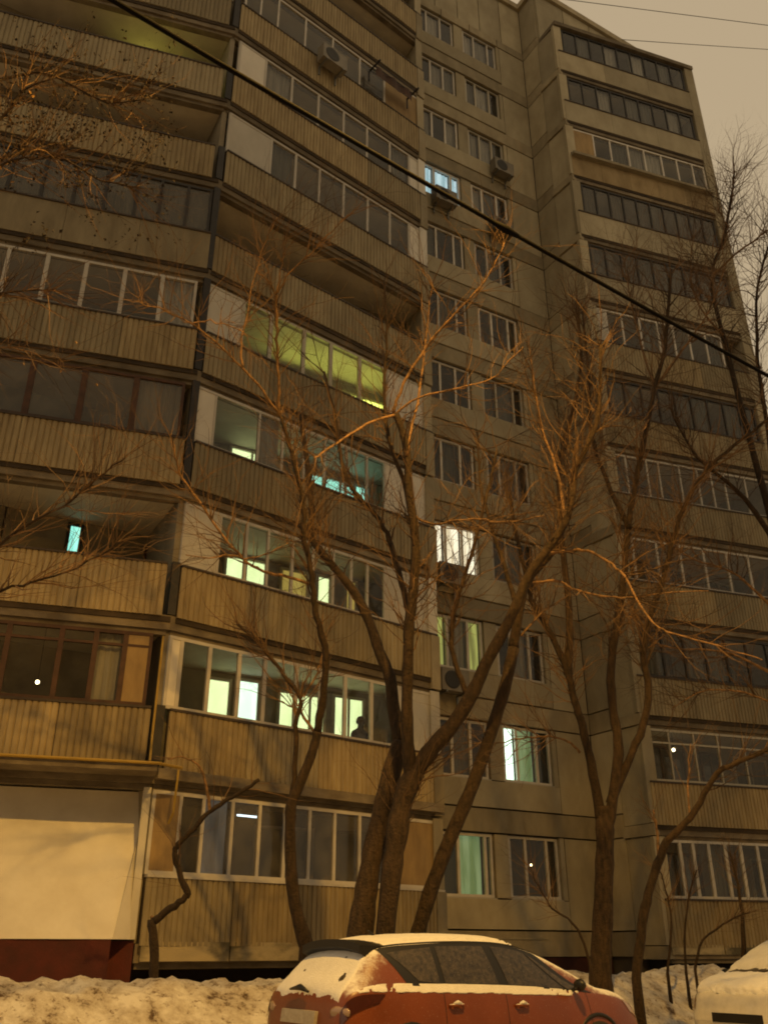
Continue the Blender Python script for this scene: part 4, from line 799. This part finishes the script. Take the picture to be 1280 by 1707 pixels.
def car(name, label, paint, pos, ang, snowy, scale=(1, 1, 1)):
    root = thing(name, label, 'car', pos, 'cars parked along the verge'); root.rotation_euler = (0, 0, ang); root.scale = scale; ORG[0] = Vector((0, 0, 0))
    NX, NR = 84, 42; mb = MB(); vs = []; O = Vector((0, 0, 0))
    xs = [4.25 * (.5 - .5 * math.cos(math.pi * i / NX)) * .35 + 4.25 * i / NX * .65 for i in range(NX + 1)]
    for x in xs:
        for j in range(2 * NR):
            if j <= NR: vs.append(SF(x, 7 * j / NR, 1))
            else: vs.append(SF(x, 7 * (2 * NR - j) / NR, -1))
    m = 2 * NR
    fs = [(i * m + j, i * m + (j + 1) % m, (i + 1) * m + (j + 1) % m, (i + 1) * m + j) for i in range(NX) for j in range(m)] + [tuple(range(m))[::-1], tuple(NX * m + j for j in range(m))]
    fs = [f[::-1] for f in fs]
    body = mb.add(vs, fs).build('body', paint, root, True)
    def part(nm, mt, quads, off, parent=root, nu=10, nv=8, fn=None, sm=True):
        q = MB()
        for (quad, sd) in quads: patch(q, quad, sd, off, nu, nv, fn)
        return q.build(nm, mt, parent, sm)
    for sd in (-1, 1):
        part('window_surround', 'black_plastic', [([(.80, 4.10), (3.42, 4.10), (2.52, 5.22), (.50, 5.12)], sd)], .004, nu=30, nv=12)
        part('side_window', 'car_glass', [([(.94, 4.20), (1.20, 4.15), (1.20, 4.90), (.64, 4.84)], sd)], .008)
        part('side_window', 'car_glass', [([(1.27, 4.15), (2.00, 4.14), (1.92, 4.92), (1.27, 4.91)], sd)], .008)
        part('side_window', 'car_glass', [([(2.14, 4.14), (2.98, 4.14), (2.50, 4.90), (2.04, 4.92)], sd)], .008)
        part('side_window', 'car_glass', [([(3.02, 4.15), (3.28, 4.15), (2.58, 4.88), (2.54, 4.90)], sd)], .008)
        for xh in (1.36, 2.26):
            p = SF(xh, 3.55, sd); n = SN(xh, 3.55, sd); h = MB(); h.tube([p - Vector((.09, 0, 0)) + n * .005, p - Vector((.07, 0, 0)) + n * .035, p + Vector((.07, 0, 0)) + n * .035, p + Vector((.09, 0, 0)) + n * .005], .014, 8); ho = h.build('door_handle', paint, root, True)
            if snowy < 2: q = MB(); q.tube([p + Vector((-.05, 0, .018)) + n * .035, p + Vector((.0, 0, .026)) + n * .037, p + Vector((.05, 0, .018)) + n * .035], [.010, .022, .008], 7); q.build('snow_cap', 'snow_car', ho, True)
        for xd in (1.22, 2.06, 3.30): part('door_seam', 'black_plastic', [([(xd, 2.1), (xd + .008, 2.1), (xd + .008, 4.1), (xd, 4.1)], sd)], .0015, nu=1, nv=14)
        # mirror
        p = SF(3.10, 4.12, sd); mm = MB(); mm.tube([p, p + Vector((0, sd * .07, .03))], .02, 6); k_ = []
        c = p + Vector((-.0, sd * .13, .06)); n_ = 10
        for j in range(7):
            a_ = math.pi * j / 6
            for i in range(n_): b_ = 2 * math.pi * i / n_; k_.append(c + Vector((math.cos(b_) * math.sin(a_) * .055, math.cos(a_) * .085, math.sin(b_) * math.sin(a_) * .065)))
        mm.add(k_, [(j * n_ + i, j * n_ + (i + 1) % n_, (j + 1) * n_ + (i + 1) % n_, (j + 1) * n_ + i) for j in range(6) for i in range(n_)]); mm.build('mirror', 'black_plastic', root, True)
        tl_ = part('tail_light', 'lamp_dark', [([(.035, 3.35), (.42, 3.62), (.50, 3.86), (.045, 3.86)], sd)], .010)
        el = MB(); ks = []; cc = Vector((.062, sd * .69, .80))
        for j in range(9):
            a_ = math.pi * j / 8
            for i in range(14): b_ = 2 * math.pi * i / 14; ks.append(cc + Vector((.030 * math.cos(b_) * math.sin(a_) + .10 * math.cos(a_) * .35, sd * .125 * math.cos(a_), .062 * math.sin(b_) * math.sin(a_))))
        el.add(ks, [(j * 14 + i, j * 14 + (i + 1) % 14, (j + 1) * 14 + (i + 1) % 14, (j + 1) * 14 + i) for j in range(8) for i in range(14)]); el.build('reflector', 'lamp_clear', tl_, True)
        part('headlight', 'lamp_clear', [([(4.0, 3.55), (4.21, 3.5), (4.19, 4.2), (3.90, 4.05)], sd)], .006)
        for xw in (.78, 3.40):
            yc = sd * .80; wv = MB(); wv.tube([Vector((xw, yc - sd * .10, .31)), Vector((xw, yc - sd * .10 + sd * .02, .31)), Vector((xw, yc + sd * .09, .31)), Vector((xw, yc + sd * .11, .31))], [.29, .315, .315, .28], 28)
            wo_ = wv.build('wheel', 'rubber', root, True); rm = MB(); rm.tube([Vector((xw, yc + sd * .10, .31)), Vector((xw, yc + sd * .118, .31))], [.21, .19], 24); rm.build('rim', 'rim_metal', wo_)
            ar = MB(); ps = [Vector((xw + .36 * math.cos(a_), sd * (.868 if xw < 1 else .872), .33 + .36 * math.sin(a_))) for a_ in [math.pi * q / 18 for q in range(19)]]; ar.tube(ps, .022, 6); ar.build('wheel_arch', 'black_plastic', root, True)
    both = lambda q: [(q, 1), (q, -1)]
    part('windshield', 'car_glass', both([(3.46, 5.2), (3.48, 7), (2.46, 7), (2.48, 5.2)]), .006, nu=8, nv=14)
    part('rear_window', 'car_glass', both([(.52, 5.15), (.52, 7), (.12, 7), (.14, 5.15)]), .006)
    sp = MB()
    for sd in (1, -1):
        for (r0, r1) in ((5.02, 6.0), (6.0, 7.0)):
            n_ = 6; vs = []
            for i in range(n_ + 1):
                r = r0 + (r1 - r0) * i / n_; a_ = SF(.66, r, sd); b_ = SF(.52, r, sd); vs += [a_ + Vector((0, 0, .006)), b_ + Vector((-.17, 0, .045)), b_ + Vector((-.17, 0, -.03)), b_ + Vector((-.04, 0, -.09))]
            sp.add(vs, [(4 * i + q, 4 * i + (q + 1) % 4, 4 * i + 4 + (q + 1) % 4, 4 * i + 4 + q) for i in range(n_) for q in range(4)] + [(0, 1, 2, 3), (4 * n_, 4 * n_ + 3, 4 * n_ + 2, 4 * n_ + 1)])
    sp.build('spoiler', 'black_plastic', root)
    MB().tube([Vector((.95, .0, 1.46)), Vector((.86, 0, 1.53)), Vector((.83, 0, 1.545))], [.02, .012, .006], 8).build('antenna', 'black_plastic', root, True)
    part('plate_lamp_bar', 'plate', [([(.012, 3.0), (.03, 3.62), (.03, 3.62), (.012, 3.0)], 1)], .02, nu=2, nv=2) if False else None
    q = MB(); q.hexa([Vector((-.03, -.34, .68)), Vector((-.03, .34, .68)), Vector((.03, .34, .68)), Vector((.03, -.34, .68)), Vector((-.012, -.34, .80)), Vector((-.012, .34, .80)), Vector((.06, .34, .80)), Vector((.06, -.34, .80))]); q.build('number_plate', 'plate', root)
    q = MB(); c = Vector((.055, .02, .985)); q.tube([c + Vector((-.035, -.16, -.02)), c + Vector((-.04, 0, .02)), c + Vector((-.035, .22, -.005))], [.012, .032, .010], 8); q.build('rear_wiper', 'black_plastic', root, True)
    q = MB(); q.hexa([Vector((4.10, -.46, .44)), Vector((4.262, -.40, .44)), Vector((4.262, .40, .44)), Vector((4.10, .46, .44)), Vector((4.10, -.46, .55)), Vector((4.256, -.40, .55)), Vector((4.256, .40, .55)), Vector((4.10, .46, .55))]); q.build('grille', 'black_plastic', root)
    # snow lying on it: thick, uneven, thinning to a ragged rim
    def edge(u, v, x, r): return min(u, 1 - u, v, 1 - v)
    def sfn(th, rag, full=()):
        def f(x, r, u, v, p):
            du = min(u if 'u0' not in full else 1, 1 - u if 'u1' not in full else 1); dv = min(v if 'v0' not in full else 1, 1 - v if 'v1' not in full else 1)
            e = min(du, dv) + rag * (noise.noise((p.x * 9, p.y * 9, p.z * 9)) + .7 * noise.noise((p.x * 26, p.y * 26, p.z * 26))) * .5
            return -.012 + (th + .012) * smooth(.0, .10, e) + .006 * noise.noise((p.x * 5, p.y * 5, 3))
        return f
    part('roof_snow', 'snow_car', both([(.48, 5.36), (2.50, 5.34), (2.56, 7), (.42, 7)]), 0, nu=80, nv=26, fn=sfn(.030, .12, ('v1',)))
    part('rear_window_snow', 'snow_car', both([(.04, 4.55), (.04, 7), (.48, 7), (.48, 5.05)]), 0, nu=34, nv=30, fn=sfn(.009 if snowy < 2 else .022, .07, ('u1',)))
    if snowy > 1: part('hood_snow', 'snow_car', both([(3.42, 4.75), (4.16, 4.55), (4.18, 7), (3.50, 7)]), 0, nu=46, nv=26, fn=sfn(.014 if snowy < 2 else .045, .12 if snowy > 1 else .42, ('v1',)))
    for sd_ in (1, -1): part('shoulder_snow', 'snow_car', [([(.06, 3.93), (3.3, 3.90), (3.28, 4.12), (.06, 4.16)], sd_)], 0, nu=160, nv=14, fn=sfn(.006, .40, ('v1',)))
    for sd_ in ((1, -1) if snowy > 1 else ()): part('fender_snow', 'snow_car', [([(3.35, 4.0), (4.08, 3.85), (4.05, 4.5), (3.45, 4.5)], sd_)], 0, nu=40, nv=12, fn=sfn(.012, .35))
    if snowy > 1:
        part('windshield_snow', 'snow_car', both([(3.42, 5.1), (3.42, 7), (2.44, 7), (2.44, 5.1)]), 0, nu=24, nv=30, fn=sfn(.045, .1, ('u1',)))
        for sd_ in (1, -1): part('side_snow', 'snow_car', [([(.3, 3.3), (4.1, 3.3), (4.1, 4.1), (.3, 4.1)], sd_)], 0, nu=60, nv=12, fn=sfn(.02, .2))
    return root
A1 = R(34.5); hd = Vector((math.cos(A1), math.sin(A1), 0)); lf = Vector((-hd.y, hd.x, 0))
nr = Vector((RC[0], RC[1], .06)); car('parked_car', 'red hatchback dusted with snow, seen from its rear corner', 'paint_red', nr + lf * .86, A1, 1)
nf = Vector((3.85 + .824 * 1.5 + .2, 12.72 + .566 * 1.5 - .3, .06)); hd2 = -hd; lf2 = -lf
car('parked_car', 'car wholly buried under snow, only its hood and windscreen in view', 'paint_silver', nf - lf2 * .88 - hd2 * 4.25, A1 + math.pi, 2, (1, 1, 1.04))

# ------------------------------------------------------------------ the sodium street lamp that lights the yard (it stands beside the photographer)
def street_lamp():
    base = Vector((4.6, 1.4, .05)); r = thing('street_lamp', 'tall grey street lamp with one sodium lantern beside the lane', 'street lamp', base)
    head = Vector((2.2, 5.0, 12.6)); MB().tube([base, base + Vector((0, 0, 6)), base + Vector((0, 0, 11.8))], [.11, .085, .06], 14).build('pole', 'metal_grey', r, True)
    tp_ = base + Vector((0, 0, 11.7)); MB().tube(cat([tp_, tp_ + Vector((-.3, .5, .6)), head + Vector((.9, -1.3, .12)), head + Vector((.2, -.3, .1))], 6), .035, 10).build('arm', 'metal_grey', r, True)
    d = Vector((-.55, .83, 0)); sd = Vector((d.y, -d.x, 0)); hs = MB(); c = head
    def ring(k, w_, z): return [c + d * k + sd * w_ + Vector((0, 0, z)), c + d * k - sd * w_ + Vector((0, 0, z))]
    a0, a1, a2 = ring(-.3, .08, .14), ring(.0, .17, .20), ring(.5, .12, .12); b0, b1, b2 = ring(-.3, .08, .06), ring(.0, .17, .04), ring(.5, .12, .04)
    hs.add(a0 + a1 + a2 + b0 + b1 + b2, [(0, 1, 3, 2), (2, 3, 5, 4), (0, 2, 8, 6), (2, 4, 10, 8), (1, 7, 9, 3), (3, 9, 11, 5), (0, 6, 7, 1), (4, 5, 11, 10), (6, 8, 9, 7), (8, 10, 11, 9)]); hs.build('lantern', 'metal_grey', r)
    le = MB(); e0, e1, e2 = ring(.02, .14, .03), ring(.25, .13, .0), ring(.46, .10, .03); le.add(e0 + e1 + e2, [(0, 1, 3, 2), (2, 3, 5, 4)]); le.build('lens', 'luminaire_lens', r)
    ld = bpy.data.lights.new('sodium_light', 'SPOT'); ld.energy = LAMP; ld.color = (1, .54, .105); ld.spot_size = R(162); ld.spot_blend = .58; ld.shadow_soft_size = .16
    lo = bpy.data.objects.new('sodium_light', ld); lo.location = head + d * .25 + Vector((0, 0, -.04)) - base
    col.objects.link(lo); lo.parent = r
LAMP = 7600
street_lamp()
def utility_pole(p, label):
    p = Vector(p); r = thing('utility_pole', label, 'pole', (p.x, p.y, gz(p.x, p.y) - .2)); b = ORG[0]
    MB().tube([b, Vector((p.x, p.y, p.z * .5)), Vector((p.x, p.y, p.z + .4))], [.13, .11, .085], 12).build('shaft', 'slab', r, True)
    MB().tube([Vector((p.x - .5, p.y + .4, p.z + .1)), Vector((p.x + .5, p.y - .4, p.z + .1))], .04, 8).build('crossarm', 'metal_grey', r)
a, b = at(262, -5, 5.47), at(1285, 602, 11.25); d = b - a
utility_pole(a - d * .9, 'concrete pole behind the photographer holding the thick cable'); utility_pole(b + d * .75, 'concrete pole beyond the end of the building holding the thick cable')

# ------------------------------------------------------------------ an unseen block added behind the camera to shut off the low sky
def sky_blocker():
    d = Vector((HD[0], HD[1])); c = Vector((9, -17)); f = Seg(c + d * 34, c - d * 34)
    r = thing('sky_blocker_building', 'plain unseen panel block added across the lane to shut off the low sky', 'building', (c.x, c.y, 0))
    mb = MB(); f.box(mb, 0, f.L, -12, 0, -.5, 25.5); mb.build('wall', 'panel', r)
    for k in range(9):
        mb = MB(); f.box(mb, .1, f.L - .1, .0, .05, 1.0 + 2.7 * k, 2.1 + 2.7 * k); mb.build('spandrel', 'band', r)
        for i in range(16):
            mb = MB(); f.box(mb, 1.6 + i * 4.2, 3.5 + i * 4.2, .0, .03, 2.3 + 2.7 * k, 3.5 + 2.7 * k); mb.build('window', 'car_glass', r)
    mb = MB(); f.box(mb, -.2, f.L + .2, -12.2, .3, 25.5, 25.9); mb.build('roof', 'band', r)
sky_blocker()
